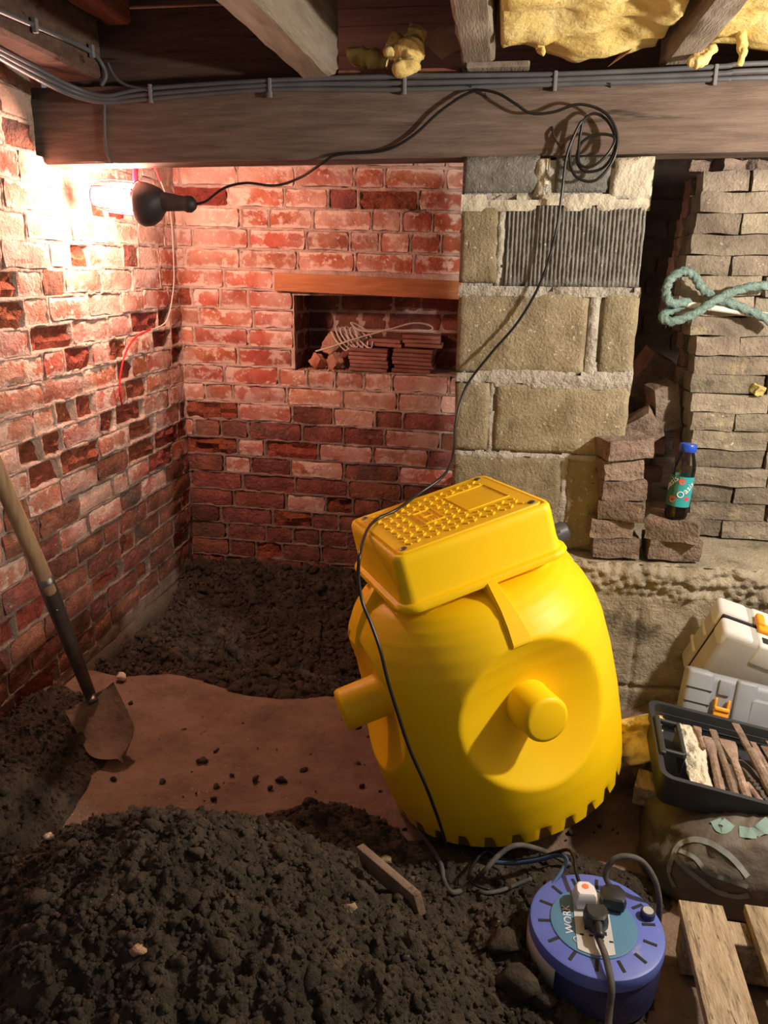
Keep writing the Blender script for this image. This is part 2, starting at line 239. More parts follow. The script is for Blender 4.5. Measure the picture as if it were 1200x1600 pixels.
# ------------------------------------------------------------------ mesh helpers
def tag(o, label=None, cat=None, group=None, kind=None):
    if label: o['label'] = label
    if cat: o['category'] = cat
    if group: o['group'] = group
    if kind: o['kind'] = kind
    return o
def empty(name, loc=(0, 0, 0), rot=(0, 0, 0)):
    o = bpy.data.objects.new(name, None); o.empty_display_size = 0.05
    o.location = loc; o.rotation_euler = rot; COL.objects.link(o); return o
def link(name, me, parent=None, loc=None, rot=None):
    o = bpy.data.objects.new(name, me); COL.objects.link(o)
    if parent: o.parent = parent
    if loc is not None: o.location = loc
    if rot is not None: o.rotation_euler = rot
    return o
class MB:
    def __init__(s): s.v = []; s.f = []; s.n = 0
    def add(s, vs, fs):
        vs = np.asarray(vs, float).reshape(-1, 3); s.v.append(vs)
        k = s.n; s.f.extend([tuple(i+k for i in f) for f in fs]); s.n += len(vs); return s
    def box(s, c, size, rot=None):
        h = np.array(size)/2; V = np.array([[x, y, z] for x in (-1, 1) for y in (-1, 1) for z in (-1, 1)])*h
        if rot is not None: V = V @ np.array(Euler(rot).to_matrix()).T
        return s.add(V+np.array(c), [(0, 1, 3, 2), (4, 6, 7, 5), (0, 4, 5, 1), (2, 3, 7, 6), (0, 2, 6, 4), (1, 5, 7, 3)])
    def rbox(s, c, size, rot=None, b=0.004):             # box with chamfered edges
        bm = bmesh.new(); bmesh.ops.create_cube(bm, size=1)
        for v in bm.verts: v.co = Vector((v.co.x*size[0], v.co.y*size[1], v.co.z*size[2]))
        bmesh.ops.bevel(bm, geom=bm.edges[:], offset=min(b, min(size)*0.45), segments=2, affect='EDGES', profile=0.5)
        return s.bm(bm, c, rot)
    def bm(s, bm, c=(0, 0, 0), rot=None):
        bm.verts.ensure_lookup_table(); bm.verts.index_update()
        V = np.array([v.co for v in bm.verts]); Fs = [tuple(v.index for v in f.verts) for f in bm.faces]
        if rot is not None: V = V @ np.array(Euler(rot).to_matrix()).T
        s.add(V+np.array(c), Fs); bm.free(); return s
    def hexa(s, o, a, b, c, bev=0.0):                    # box on three edge vectors
        o, a, b, c = (np.array(q, float) for q in (o, a, b, c))
        bm = bmesh.new(); bmesh.ops.create_cube(bm, size=1)
        La, Lb, Lc = (np.linalg.norm(q) for q in (a, b, c))
        for v in bm.verts: v.co = Vector((v.co.x*La, v.co.y*Lb, v.co.z*Lc))
        if bev: bmesh.ops.bevel(bm, geom=bm.edges[:], offset=bev, segments=3, affect='EDGES', profile=0.5)
        for v in bm.verts:
            p = o+a*(v.co.x/La+0.5)+b*(v.co.y/Lb+0.5)+c*(v.co.z/Lc+0.5); v.co = Vector(p)
        bmesh.ops.recalc_face_normals(bm, faces=bm.faces[:])
        return s.bm(bm)
    def ring_loft(s, rings, cap0=True, cap1=True, closed=True):
        m = len(rings[0]); V = np.concatenate([np.asarray(r, float) for r in rings]); Fs = []
        for i in range(len(rings)-1):
            for j in range(m if closed else m-1):
                k = (j+1) % m
                Fs.append((i*m+j, i*m+k, (i+1)*m+k, (i+1)*m+j))
        if cap0: Fs.append(tuple(range(m-1, -1, -1)))
        if cap1: Fs.append(tuple((len(rings)-1)*m+j for j in range(m)))
        return s.add(V, Fs)
    def tube(s, pts, r, n=8, caps=True):
        P = np.asarray(pts, float); T = np.gradient(P, axis=0); T /= (np.linalg.norm(T, axis=1)[:, None]+1e-12)
        up = np.array([0, 0, 1.0]) if abs(T[0][2]) < 0.9 else np.array([1.0, 0, 0])
        rr = np.broadcast_to(np.asarray(r, float), (len(P),)); u = np.cross(T[0], up); u /= np.linalg.norm(u); rings = []
        for i in range(len(P)):
            u = u-T[i]*np.dot(u, T[i]); u /= np.linalg.norm(u); v = np.cross(T[i], u)
            a = np.arange(n)*2*PI/n
            rings.append(P[i]+rr[i]*(np.cos(a)[:, None]*u+np.sin(a)[:, None]*v))
        return s.ring_loft(rings, caps, caps)
    def lathe(s, prof, n=32, mat=None, cap0=True, cap1=True):    # profile (r, z) about local z
        a = np.arange(n)*2*PI/n; rings = [np.stack([r*np.cos(a), r*np.sin(a), np.full(n, z)], 1) for r, z in prof]
        if mat is not None:
            mm = np.array(mat); rings = [q @ mm[:3, :3].T+mm[:3, 3] for q in rings]
        return s.ring_loft(rings, cap0, cap1)
    def mesh(s, name, mat, smooth_=False):
        me = bpy.data.meshes.new(name); V = np.concatenate(s.v)
        me.from_pydata(V.tolist(), [], s.f)
        if mat: me.materials.append(MATS[mat])
        if smooth_: me.polygons.foreach_set('use_smooth', [True]*len(me.polygons))
        me.update(); return me
    def build(s, name, mat, parent=None, smooth_=False, loc=None, rot=None, auto=None):
        me = s.mesh(name, mat, smooth_ or auto is not None)
        if auto is not None: me.set_sharp_from_angle(angle=math.radians(auto))
        return link(name, me, parent, loc, rot)
def grid_mesh(name, V, nu, nv, mat, parent=None, mask=None, smooth_=True, flip=False):
    i = np.arange(nu-1); j = np.arange(nv-1); I, J = np.meshgrid(i, j, indexing='ij')
    a = (I*nv+J).ravel(); q = np.stack([a, a+nv, a+nv+1, a+1], 1)
    if flip: q = q[:, ::-1]
    if mask is not None: q = q[mask.ravel()]
    me = bpy.data.meshes.new(name)
    return fast_mesh(me, V, q, mat, smooth_, name, parent)
def fast_mesh(me, V, q, mat, smooth_, name, parent=None):
    n = len(q); k = q.shape[1]
    me.vertices.add(len(V)); me.vertices.foreach_set('co', np.ascontiguousarray(V, dtype=np.float32).ravel())
    me.loops.add(n*k); me.loops.foreach_set('vertex_index', np.ascontiguousarray(q, dtype=np.int32).ravel())
    me.polygons.add(n); me.polygons.foreach_set('loop_start', np.arange(n, dtype=np.int32)*k)
    me.polygons.foreach_set('use_smooth', np.full(n, smooth_))
    me.materials.append(MATS[mat]); me.update(calc_edges=True); me.validate()
    return link(name, me, parent)
def spline(ctrl, per=10):
    P = np.asarray(ctrl, float); P = np.vstack([2*P[0]-P[1], P, 2*P[-1]-P[-2]]); out = []
    for i in range(1, len(P)-2):
        t = np.linspace(0, 1, per, endpoint=False)[:, None]
        a, b, c, d = P[i-1], P[i], P[i+1], P[i+2]
        out.append(0.5*((2*b)+(-a+c)*t+(2*a-5*b+4*c-d)*t**2+(-a+3*b-3*c+d)*t**3))
    out.append(P[-2][None]); return np.concatenate(out)
def text_mesh(s, size, extrude=0.0004, res=3):
    c = bpy.data.curves.new('txt', 'FONT'); c.body = s; c.size = size; c.extrude = extrude; c.align_x = 'CENTER'; c.align_y = 'CENTER'
    c.resolution_u = res; o = bpy.data.objects.new('txt', c); COL.objects.link(o)
    bpy.context.view_layer.update()
    dg = bpy.context.evaluated_depsgraph_get(); me = bpy.data.meshes.new_from_object(o.evaluated_get(dg))
    bpy.data.objects.remove(o); bpy.data.curves.remove(c); return me
def lump(size, seed=0, cuts=3, amp=0.06, rnd_=0.22):       # worn block: rounded box, closed
    rg = np.random.default_rng(seed); bm = bmesh.new(); bmesh.ops.create_cube(bm, size=2)
    bmesh.ops.subdivide_edges(bm, edges=bm.edges[:], cuts=cuts, use_grid_fill=True)
    off = rg.uniform(0, 50, 3); mn = min(size)
    for v in bm.verts:
        c = np.array(v.co); p = 1/(np.sum(np.abs(c)**9)**(1/9.0)); q = c*((1-rnd_)+rnd_*p)
        h = np.array(size)/2*q
        nz = np.array([math.sin(off[k]+c[(k+1) % 3]*2.3+c[(k+2) % 3]*1.7)+math.sin(off[k]*1.7+c[k]*2.9+c[(k+1) % 3]*4.1) for k in range(3)])
        v.co = Vector(h+nz*amp*mn*0.5+rg.normal(0, amp*mn*0.22, 3))
    return bm
def lump_mesh(name, size, mat, seed=0, cuts=3, amp=0.06, rnd_=0.22, smooth_=True):
    me = MB().bm(lump(size, seed, cuts, amp, rnd_)).mesh(name, mat, smooth_); me.set_sharp_from_angle(angle=math.radians(33)); return me

# ------------------------------------------------------------------ ground
XW, YB = -1.30, 3.10                                # left wall face, back wall face
def pit_mask(x, y):
    wob = 0.05*fbm(x*5, y*5, 3, 9)
    e = smooth(2.10, 2.30, y+wob-0.10*np.exp(-((x+0.65)/0.35)**2)*-1)
    return e*(1-smooth(-0.42, -0.30, x+wob+(y-2.6)*0.10))
def base_ground(x, y):
    g = 0.25+0.02*fbm(x*2.2, y*2.2, 3, 1)
    g = g-0.085*pit_mask(x, y)
    g = g+0.03*np.exp(-((y-2.12)/0.10)**2)*(1-smooth(-0.5, -0.3, x))*smooth(-1.2, -0.9, x)
    g = g+0.06*smooth(0.25, 0.5, x)*smooth(1.5, 1.7, y)
    return g
def heap_h(x, y):
    wx = x+0.04*fbm(x*4, y*4, 2, 31); wy = y+0.04*fbm(x*4+9, y*4, 2, 33)
    d = np.sqrt(((wx+0.55)/np.where(wx > -0.55, 0.68, 0.55))**2+((wy-1.02)/np.where(wy > 1.02, 0.43, 0.75))**2)
    a = 0.33*np.clip(1-d**1.5, 0, 1)
    d2 = np.sqrt(((wx+1.26)/0.30)**2+((wy-1.42)/0.62)**2)       # spoil along the left wall
    b = 0.10*np.clip(1-d2**2, 0, 1)
    d3 = np.sqrt(((wx+0.05)/0.42)**2+((wy-1.18)/0.22)**2)       # low spread towards the reel
    c = 0.06*np.clip(1-d3**2, 0, 1)
    d4 = np.sqrt(((wx+0.33)/0.22)**2+((wy-1.45)/0.14)**2)
    e = 0.05*np.clip(1-d4**2, 0, 1)
    d5 = np.sqrt(((wx-0.12)/0.44)**2+((wy-1.43)/0.13)**2)
    f = 0.024*np.clip(1-d5**2, 0, 1)
    return np.maximum(np.maximum(np.maximum(a, b), np.maximum(c, e)), f)
def rough_soil(x, y, k=1.0):
    return k*(0.020*(worley(x*11, y*11, 3)-0.45)+0.014*(worley(x*30, y*30, 4)-0.45)+0.011*(worley(x*62, y*62, 6)-0.45)+0.020*fbm(x*16, y*16, 4, 8)+0.010*fbm(x*60, y*60, 2, 18))
def make_floor():
    nx, ny = 420, 420
    x = np.linspace(-1.36, 1.58, nx); y = np.linspace(0.2, 3.2, ny); X, Y = np.meshgrid(x, y, indexing='ij')
    Z = base_ground(X, Y)+0.011*fbm(X*9, Y*12, 4, 12)+0.004*fbm(X*46, Y*46, 3, 13)
    o = grid_mesh('floor', np.stack([X, Y, Z], 2).reshape(-1, 3), nx, ny, 'clay')
    tag(o, 'trodden reddish brown clay floor of the cellar', None, None, 'structure')
make_floor()
def ico_variants(n=14, sub=2):
    out = []
    for k in range(n):
        bm = bmesh.new(); bmesh.ops.create_icosphere(bm, subdivisions=sub, radius=1)
        V = np.array([v.co for v in bm.verts]); Fc = np.array([[v.index for v in f.verts] for f in bm.faces]); bm.free()
        o = RNG.uniform(0, 30, 6)
        d = 1+0.22*np.sin(V[:, 0]*2.1+o[0]+V[:, 1]*1.3)+0.18*np.sin(V[:, 1]*3.3+o[1]+V[:, 2]*2.0)+0.12*np.sin(V[:, 2]*4.7+o[2]+V[:, 0]*3)
        V = V*d[:, None]*np.array([1, RNG.uniform(0.7, 1), RNG.uniform(0.55, 0.85)])+RNG.normal(0, 0.05, V.shape)
        out.append((V, Fc))
    return out
CLODS = ico_variants()
def clods(P, S, name, mat, parent):
    Vs, Fs, k = [], [], 0
    for p, s_ in zip(P, S):
        V, Fc = CLODS[int(RNG.integers(len(CLODS)))]
        a, b = RNG.uniform(0, 2*PI), RNG.uniform(-0.6, 0.6)
        R = np.array(Euler((b, RNG.uniform(-0.6, 0.6), a)).to_matrix())
        Vs.append((V*s_) @ R.T+p); Fs.append(Fc+k); k += len(V)
    o = fast_mesh(bpy.data.meshes.new(name), np.concatenate(Vs), np.concatenate(Fs), mat, True, name, parent)
    o['kind'] = 'stuff'; return o
def heap_surface(X, Y):
    h = heap_h(X, Y)
    return base_ground(X, Y)+h+rough_soil(X, Y, 1.25)*smooth(0.0, 0.05, h)-0.02*(1-smooth(0.0, 0.025, h))
def hit(px_, py_, lift=0.0):                            # where a pixel's direction meets the soil
    d = ray(px_, py_); t = np.linspace(0.5, 4.2, 3000)/np.linalg.norm(d); P = CAM+t[:, None]*d
    z = heap_surface(P[:, 0], P[:, 1]); z = np.maximum(z, base_ground(P[:, 0], P[:, 1])); k = int(np.argmax(P[:, 2] < z))
    return P[k]+np.array([0, 0, lift])
def make_heap():
    nx, ny = 460, 330
    x = np.linspace(-1.285, 0.62, nx); y = np.linspace(0.45, 1.95, ny); X, Y = np.meshgrid(x, y, indexing='ij')
    H = heap_h(X, Y); Z = heap_surface(X, Y)
    m = (H > 0.004); mk = m[:-1, :-1] | m[1:, 1:]
    o = grid_mesh('soil_heap', np.stack([X, Y, Z], 2).reshape(-1, 3), nx, ny, 'soil', None, mk)
    tag(o, 'dark crumbly heap of dug soil along the front of the cellar floor', 'soil', None, 'stuff')
    P = []
    while len(P) < 15000:
        xx = RNG.uniform(-1.3, 0.6, 4000); yy = RNG.uniform(0.6, 1.95, 4000); hh = heap_h(xx, yy); k = (hh > 0.012) & (RNG.random(4000) < 0.35+0.65*smooth(1.6, 0.9, yy))
        zz = heap_surface(xx, yy); P += list(np.stack([xx, yy, zz], 1)[k])
    P = np.array(P[:15000]); S = 0.0025+0.0065*RNG.random(len(P))**2.4; b = RNG.random(len(P)) < 0.012; S[b] = RNG.uniform(0.010, 0.019, b.sum())
    clods(P, S, 'soil_crumbs', 'soil', o)
make_heap()
def make_pit_soil():
    nx, ny = 260, 240
    x = np.linspace(-1.285, -0.2, nx); y = np.linspace(2.0, 3.092, ny); X, Y = np.meshgrid(x, y, indexing='ij')
    def surf(X, Y):
        m = pit_mask(X, Y); up = smooth(2.75, 3.08, Y)
        return base_ground(X, Y)+0.012+rough_soil(X, Y, 1.6)*smooth(0.15, 0.6, m)+0.09*up-0.045*(1-smooth(0.1, 0.5, m))
    M_ = pit_mask(X, Y); Z = surf(X, Y); mk = (M_ > 0.12)[:-1, :-1]
    o = grid_mesh('dug_soil', np.stack([X, Y, Z], 2).reshape(-1, 3), nx, ny, 'soil', None, mk)
    tag(o, 'broken dark soil dug loose in the corner below the brick walls', 'soil', None, 'stuff')
    xx = RNG.uniform(-1.29, -0.25, 14000); yy = RNG.uniform(2.05, 3.08, 14000); k = pit_mask(xx, yy) > 0.35; xx, yy = xx[k][:6500], yy[k][:6500]
    P = np.stack([xx, yy, surf(xx, yy)], 1); S = 0.0035+0.009*RNG.random(len(P))**2; b = RNG.random(len(P)) < 0.05; S[b] = RNG.uniform(0.013, 0.028, b.sum())
    clods(P, S, 'soil_crumbs', 'soil', o)
make_pit_soil()
def make_scatter():
    xx = RNG.uniform(-1.1, 0.4, 260); yy = RNG.uniform(1.2, 2.1, 260); k = heap_h(xx, yy) < 0.01; xx, yy = xx[k], yy[k]
    w_ = RNG.random(len(xx)) < np.clip(1.1-(yy-1.4)*1.6, 0.12, 1); xx, yy = xx[w_], yy[w_]
    P = np.stack([xx, yy, base_ground(xx, yy)+0.002], 1); S = 0.003+0.010*RNG.random(len(P))**3
    o = clods(P, S, 'soil_crumbs', 'soil', None); tag(o, 'small dark crumbs of soil scattered on the trodden clay', 'soil', None, 'stuff')
make_scatter()
def clod_thing(px_, py_, z, r, label, mat='soil', name='soil_clod', cat='clod', seed=0, group=None, at_z=None):
    p = hit(px_, py_, r*0.25) if at_z is None else atz(px_, py_, at_z)
    me = MB().add(CLODS[seed % 14][0]*r, [tuple(f) for f in CLODS[seed % 14][1]]).mesh(name, mat, True)
    o = link(name, me, None, p); tag(o, label, cat, group); return o
clod_thing(803, 1542, 0.29, 0.034, 'rounded brown soil clod, the larger one beside the blue reel', seed=2)
clod_thing(846, 1562, 0.285, 0.026, 'smaller rounded soil clod touching the left side of the blue reel', seed=5)
clod_thing(785, 1478, 0.285, 0.028, 'flinty dark lump lying in the soil between the reel and the metal offcut', seed=8)
clod_thing(316, 1190, 0.265, 0.014, 'dark soil crumb alone on the clay just right of the spade tip', seed=3)
clod_thing(438, 1221, 0.265, 0.015, 'dark soil crumb on the clay just behind the heap', seed=4)
clod_thing(190, 1057, 0.29, 0.017, 'white stone chip lying by the spade on the soil edge', 'pale_stone', 'stone', 'stone', 6, at_z=0.262)
clod_thing(82, 1308, 0.345, 0.013, 'small pale stone chip on the left slope of the soil', 'pale_stone', 'stone', 'stone', 7)
clod_thing(218, 1486, 0.42, 0.012, 'small brownish stone in the shaded front of the heap', 'rubble_sand', 'stone', 'stone', 9)
clod_thing(545, 1422, 0.31, 0.013, 'tan stone on the right slope of the heap left of the metal offcut', 'tan_stone', 'stone', 'stone', 10)
clod_thing(600, 1345, 0.29, 0.015, 'tan stone in the shade behind the metal offcut', 'tan_stone', 'stone', 'stone', 11)

# ------------------------------------------------------------------ brick walls
def wall_brick(l, h, seed, spall=0):
    rg = np.random.default_rng(seed); nx = max(4, int(l/0.033)); nz = 3
    xs = np.linspace(-l/2, l/2, nx+1); zs = np.linspace(-h/2, h/2, nz+1); V = []; idx = {}
    amp = 0.0022 if not spall else 0.008
    for i, x in enumerate(xs):
        for j, z in enumerate(zs):
            e = (i in (0, nx)); f = (j in (0, nz))
            y = rg.normal(0, amp)
            if e or f: y += 0.0022+abs(rg.normal(0, 0.0016))
            xx = x*(1-0.012*(f and e))+rg.normal(0, 0.0014)+(0.004*np.sign(-x) if e and f else 0)
            zz = z+rg.normal(0, 0.0014)
            idx[(i, j)] = len(V); V.append((xx, y, zz))
    Fs = [(idx[(i, j)], idx[(i+1, j)], idx[(i+1, j+1)], idx[(i, j+1)]) for i in range(nx) for j in range(nz)]
    rim = [(i, 0) for i in range(nx)]+[(nx, j) for j in range(nz)]+[(i, nz) for i in range(nx, 0, -1)]+[(0, j) for j in range(nz, 0, -1)]
    b0 = len(V)
    for (i, j) in rim:
        v = V[idx[(i, j)]]; V.append((v[0], 0.06, v[2]))
    m = len(rim)
    for k in range(m):
        a = idx[rim[k]]; b = idx[rim[(k+1) % m]]
        Fs.append((b, a, b0+k, b0+(k+1) % m))
    return MB().add(V, Fs)
BRICK_LIB = {}
def brick_mesh(l, spall, mat):
    k = (round(l*100), spall, mat)
    L_ = BRICK_LIB.setdefault(k, [])
    if len(L_) < 7:
        me = wall_brick(l, 0.064, hash(k) % 9999+len(L_)*31+int(spall)*7, spall).mesh('brick', mat, True); me.set_sharp_from_angle(angle=math.radians(28)); L_.append(me); return me
    return random.choice(L_)
def lay_courses(u0, u1, z0, z1, gauge, tilt, skip, rg):
    out = []; n = int((z1-z0)/gauge)+1
    for c in range(n):
        z = z0+c*gauge; u = u0-rg.uniform(0, 0.2)
        while u < u1:
            l = rg.choice([0.216, 0.216, 0.216, 0.105, 0.105, 0.16]); j = rg.uniform(0.008, 0.013)
            a, b = max(u, u0), min(u+l, u1); u += l+j
            if b-a < 0.045: continue
            um = (a+b)/2; zz = z+tilt*um
            if skip(a, b, zz): continue
            out.append((um, zz, b-a))
    return out
def brick_wall(name, label, U, Zr, bricks, to_world, rotz, tilt, hole, flip, rg, decay, deep=(0.006, 0.024), du=0.005):
    """mortar relief that follows the joints, with every brick a child set into its own pocket"""
    nu = int((U[1]-U[0])/du)+1; nz = int((Zr[1]-Zr[0])/du)+1
    u = np.linspace(*U, nu); z = np.linspace(*Zr, nz); UU, ZZ = np.meshgrid(u, z, indexing='ij')
    D = 0.0015+0.0045*fbm(UU*25, ZZ*25, 4, 21)+0.003*fbm(UU*8, ZZ*14, 2, 22)
    wu = UU+0.004*fbm(UU*45, ZZ*45, 2, 23); wz = ZZ+0.0045*fbm(UU*38+7, ZZ*38, 2, 24)
    for (um, zz, l) in bricks:
        i0 = max(0, int((um-l/2-0.02-U[0])/du)); i1 = min(nu, int((um+l/2+0.02-U[0])/du)+1)
        k0 = max(0, int((zz-0.05-Zr[0])/du)); k1 = min(nz, int((zz+0.05-Zr[0])/du)+1)
        a = wu[i0:i1, k0:k1]-um; b = wz[i0:i1, k0:k1]-zz-tilt*a
        ins = np.minimum(l/2-0.002-np.abs(a), 0.0305-np.abs(b))
        D[i0:i1, k0:k1] += 0.05*smooth(-0.001, 0.003, ins)
    P = to_world(UU, ZZ, D)
    mk = None
    if hole:
        uc = (u[:-1]+u[1:])/2; zc = (z[:-1]+z[1:])/2
        mk = ~((uc[:, None] > hole[0]) & (uc[:, None] < hole[1]) & (zc[None, :] > hole[2]) & (zc[None, :] < hole[3]))
    w_ = grid_mesh(name, P.reshape(-1, 3), nu, nz, 'mortar', None, mk, True, flip)
    tag(w_, label, None, None, 'structure')
    for (um, zz, l) in bricks:
        p = decay(um, zz); sp = 0; off = rg.normal(0.0, 0.0022)-0.001
        mat = 'brick'
        if rg.random() < p[1]: mat = 'dirty_dim_brick'  # share grows downward: soil dirt, and lamp falloff put into the brick colour
        if rg.random() < p[0]:
            sp = 1; mat = 'spalled_brick'; off = rg.uniform(*deep)
        me = brick_mesh(l, sp, mat)
        o = link('brick', me, w_, to_world(np.array(um), np.array(zz), np.array(off)), (0, -tilt, rotz))
    return w_
rgb = np.random.default_rng(3)
NI = (-0.812, -0.085, 1.119, 1.414)                  # niche opening
TB = -0.022
def skip_b(a, b, z):
    if b > NI[0]-0.004 and a < NI[1] and NI[2]-0.03 < z < NI[3]+0.03: return True
    if b > -0.90 and a < NI[1]+0.05 and NI[3]-0.03 < z < 1.485+0.022: return True
    return False
def lay_back():
    out = []
    zc0 = 0.0165
    for (um, zz, l) in lay_courses(-1.31, 0.02, zc0, 1.93, 0.0755, TB, lambda a, b, z: False, rgb):
        a, b = um-l/2, um+l/2
        if NI[2]-0.024 < zz < NI[3]+0.030 and b > NI[0]-0.006 and a < NI[1]:
            b = NI[0]-0.006
            if b-a < 0.05: continue
        if 1.412 < zz < 1.505 and b > -0.895 and a < 0.0:
            b = -0.895
            if b-a < 0.05: continue
        out.append(((a+b)/2, zz, b-a))
    return out
BB = lay_back()
def tw_back(u, z, d): return np.stack([u-0.03*(1-z/1.9)*np.exp(-(u+1.3)/0.5), YB+d+0.0*z, z], -1) if np.ndim(u) else np.array([u-0.03*(1-z/1.9)*math.exp(-(u+1.3)/0.5), YB+float(d), float(z)])
wb = brick_wall('wall_back', 'red brick back wall with white lime bloom and a niche', (-1.36, 0.10), (-0.05, 1.93), BB, tw_back, 0, TB, (-0.890, -0.02, 1.405, 1.487) and NI, False, rgb,
                lambda u, z: (0.03 if z > 0.95 else 0.14, 0.02+min(0.93, max(0, (1.06-z)*2.2))), (0.002, 0.011))
# niche lining: back, cheeks, sill and soffit, with its own bricks behind
def niche():
    d = 0.24; a, b, z0, z1 = NI
    m = MB()
    y0, y1 = YB+0.004, YB+d
    m.add([(a, y0, z0), (a, y1, z0), (a, y1, z1+0.09), (a, y0, z1+0.09)], [(0, 1, 2, 3)])
    m.add([(b, y0, z0), (b, y1, z0), (b, y1, z1+0.09), (b, y0, z1+0.09)], [(3, 2, 1, 0)])
    m.add([(a, y0, z0), (b, y0, z0), (b, y1, z0), (a, y1, z0)], [(0, 1, 2, 3)])
    m.add([(a, y0, z1+0.09), (b, y0, z1+0.09), (b, y1, z1+0.09), (a, y1, z1+0.09)], [(3, 2, 1, 0)])
    m.add([(a, y1, z0), (b, y1, z0), (b, y1, z1+0.09), (a, y1, z1+0.09)], [(0, 1, 2, 3)])
    m.build('niche_lining', 'mortar', wb)
    for c in range(4):
        u = a-rgb.uniform(0, .15); z = z0+0.037+c*0.0755
        while u < b:
            l = rgb.choice([0.216, 0.216, 0.105]); x0, x1 = max(u, a), min(u+l, b); u += l+0.01
            if x1-x0 > 0.04: link('brick', brick_mesh(x1-x0, 0, 'dirty_dim_brick'), wb, ((x0+x1)/2, YB+d-0.006, z), (0, 0, 0))
        for k in range(2):
            link('brick', brick_mesh(0.105, 0, 'dirty_dim_brick'), wb, (a+0.004, YB+0.062+k*0.115+(0.03 if c % 2 else 0), z), (0, 0, PI/2))
niche()
li = MB(); li.rbox((-0.44, YB+0.026, 1.450), (0.885, 0.11, 0.068), (0, 0.034, 0), 0.003)
tag(li.build('lintel', 'lintel_wood', wb, auto=40), 'orange brown timber lintel over the niche')
# left wall: u runs along +y
rgl = np.random.default_rng(11)
TL = 0.015
def wallx(z): return XW+0.012*np.asarray(z)
def tw_left(u, z, d):
    if np.ndim(u): return np.stack([wallx(z)-d, u, z], -1)
    return np.array([float(wallx(z)-d), float(u), float(z)])
def skip_l(a, b, z):
    edge = 2.125+(0.02 if z < 1.88 else 0) - (0.03 if z > 1.95 else 0)
    return b > edge and z > 1.815
def lay_left():
    out = []
    for (um, zz, l) in lay_courses(1.46, YB-0.004, 0.30, 2.02, 0.0755, TL, lambda a, b, z: False, rgl):
        a, b = um-l/2, um+l/2
        if zz > 1.80 and b > 2.10:
            lim = {0: 2.16, 1: 2.14, 2: 2.12}.get(int((zz-1.80)/0.0755), 2.10)
            if b > lim and a < 2.30:
                if a < lim-0.05: b = lim
                else: a = 2.335
            if b-a < 0.05: continue
        out.append(((a+b)/2, zz, b-a))
    return out
BL = lay_left()
def decay_l(u, z):
    s = 0.10
    if 0.75 < z < 1.32 and u > 1.9: s = 0.30
    elif z <= 0.75: s = 0.22
    return (s, 0.02+min(0.93, max(0, (1.06-z)*1.8)))
# beam pocket at the upper right of the left wall is left out of the relief
wl = brick_wall('wall_left', 'red brick left wall, lit pale by the lamp and spalled lower down', (1.44, YB+0.03), (0.26, 2.02), BL, tw_left, PI/2, -TL, (2.165, 2.325, 1.79, 2.1), False, rgl, decay_l)
MB().add([(XW-0.08, 2.1, 1.75), (XW-0.08, 2.4, 1.75), (XW-0.08, 2.4, 2.15), (XW-0.08, 2.1, 2.15)], [(0, 1, 2, 3)]).build('beam_pocket', 'mortar', wl)
# footing strip under the left wall, and the wall's unseen run towards the camera
ft = MB(); V = []
nu, nz = 120, 14
uu = np.linspace(0.5, YB+0.05, nu); zz = np.linspace(-0.05, 0.275, nz); UU, ZZ = np.meshgrid(uu, zz, indexing='ij')
D = (-0.016-0.010*fbm(UU*9, ZZ*9, 3, 41))*(1-smooth(0.22, 0.27, ZZ))+0.03*smooth(0.245, 0.275, ZZ)
o = grid_mesh('footing', np.stack([XW+0.0-D*1.0, UU, ZZ+0.02*fbm(UU*5, ZZ*0, 2, 44)], -1).reshape(-1, 3), nu, nz, 'render_foot', wl)
fs = MB(); rr_ = np.random.default_rng(5)
for c in range(23):
    u = 0.5-rr_.uniform(0, 0.2)
    while u < 1.43:
        l = rr_.choice([0.216, 0.105]); b = min(u+l, 1.44)
        if b-u > 0.04:
            me = wall_brick(b-u, 0.064, c*17+int(u*100)); V = np.concatenate(me.v)
            fs.add(np.stack([wallx(0.3+c*.0755)-V[:, 1], (u+b)/2+V[:, 0], 0.30+c*.0755+V[:, 2]], 1), me.f)
        u += l+0.01
o = fs.build('brickwork', 'brick', wl, True); o['kind'] = 'stuff'
MB().add([(XW-0.006, 0.5, 0.2), (XW-0.006, 1.44, 0.2), (XW+0.018, 1.44, 2.02), (XW+0.018, 0.5, 2.02)], [(0, 1, 2, 3)]).build('mortar_bed', 'mortar', wl)

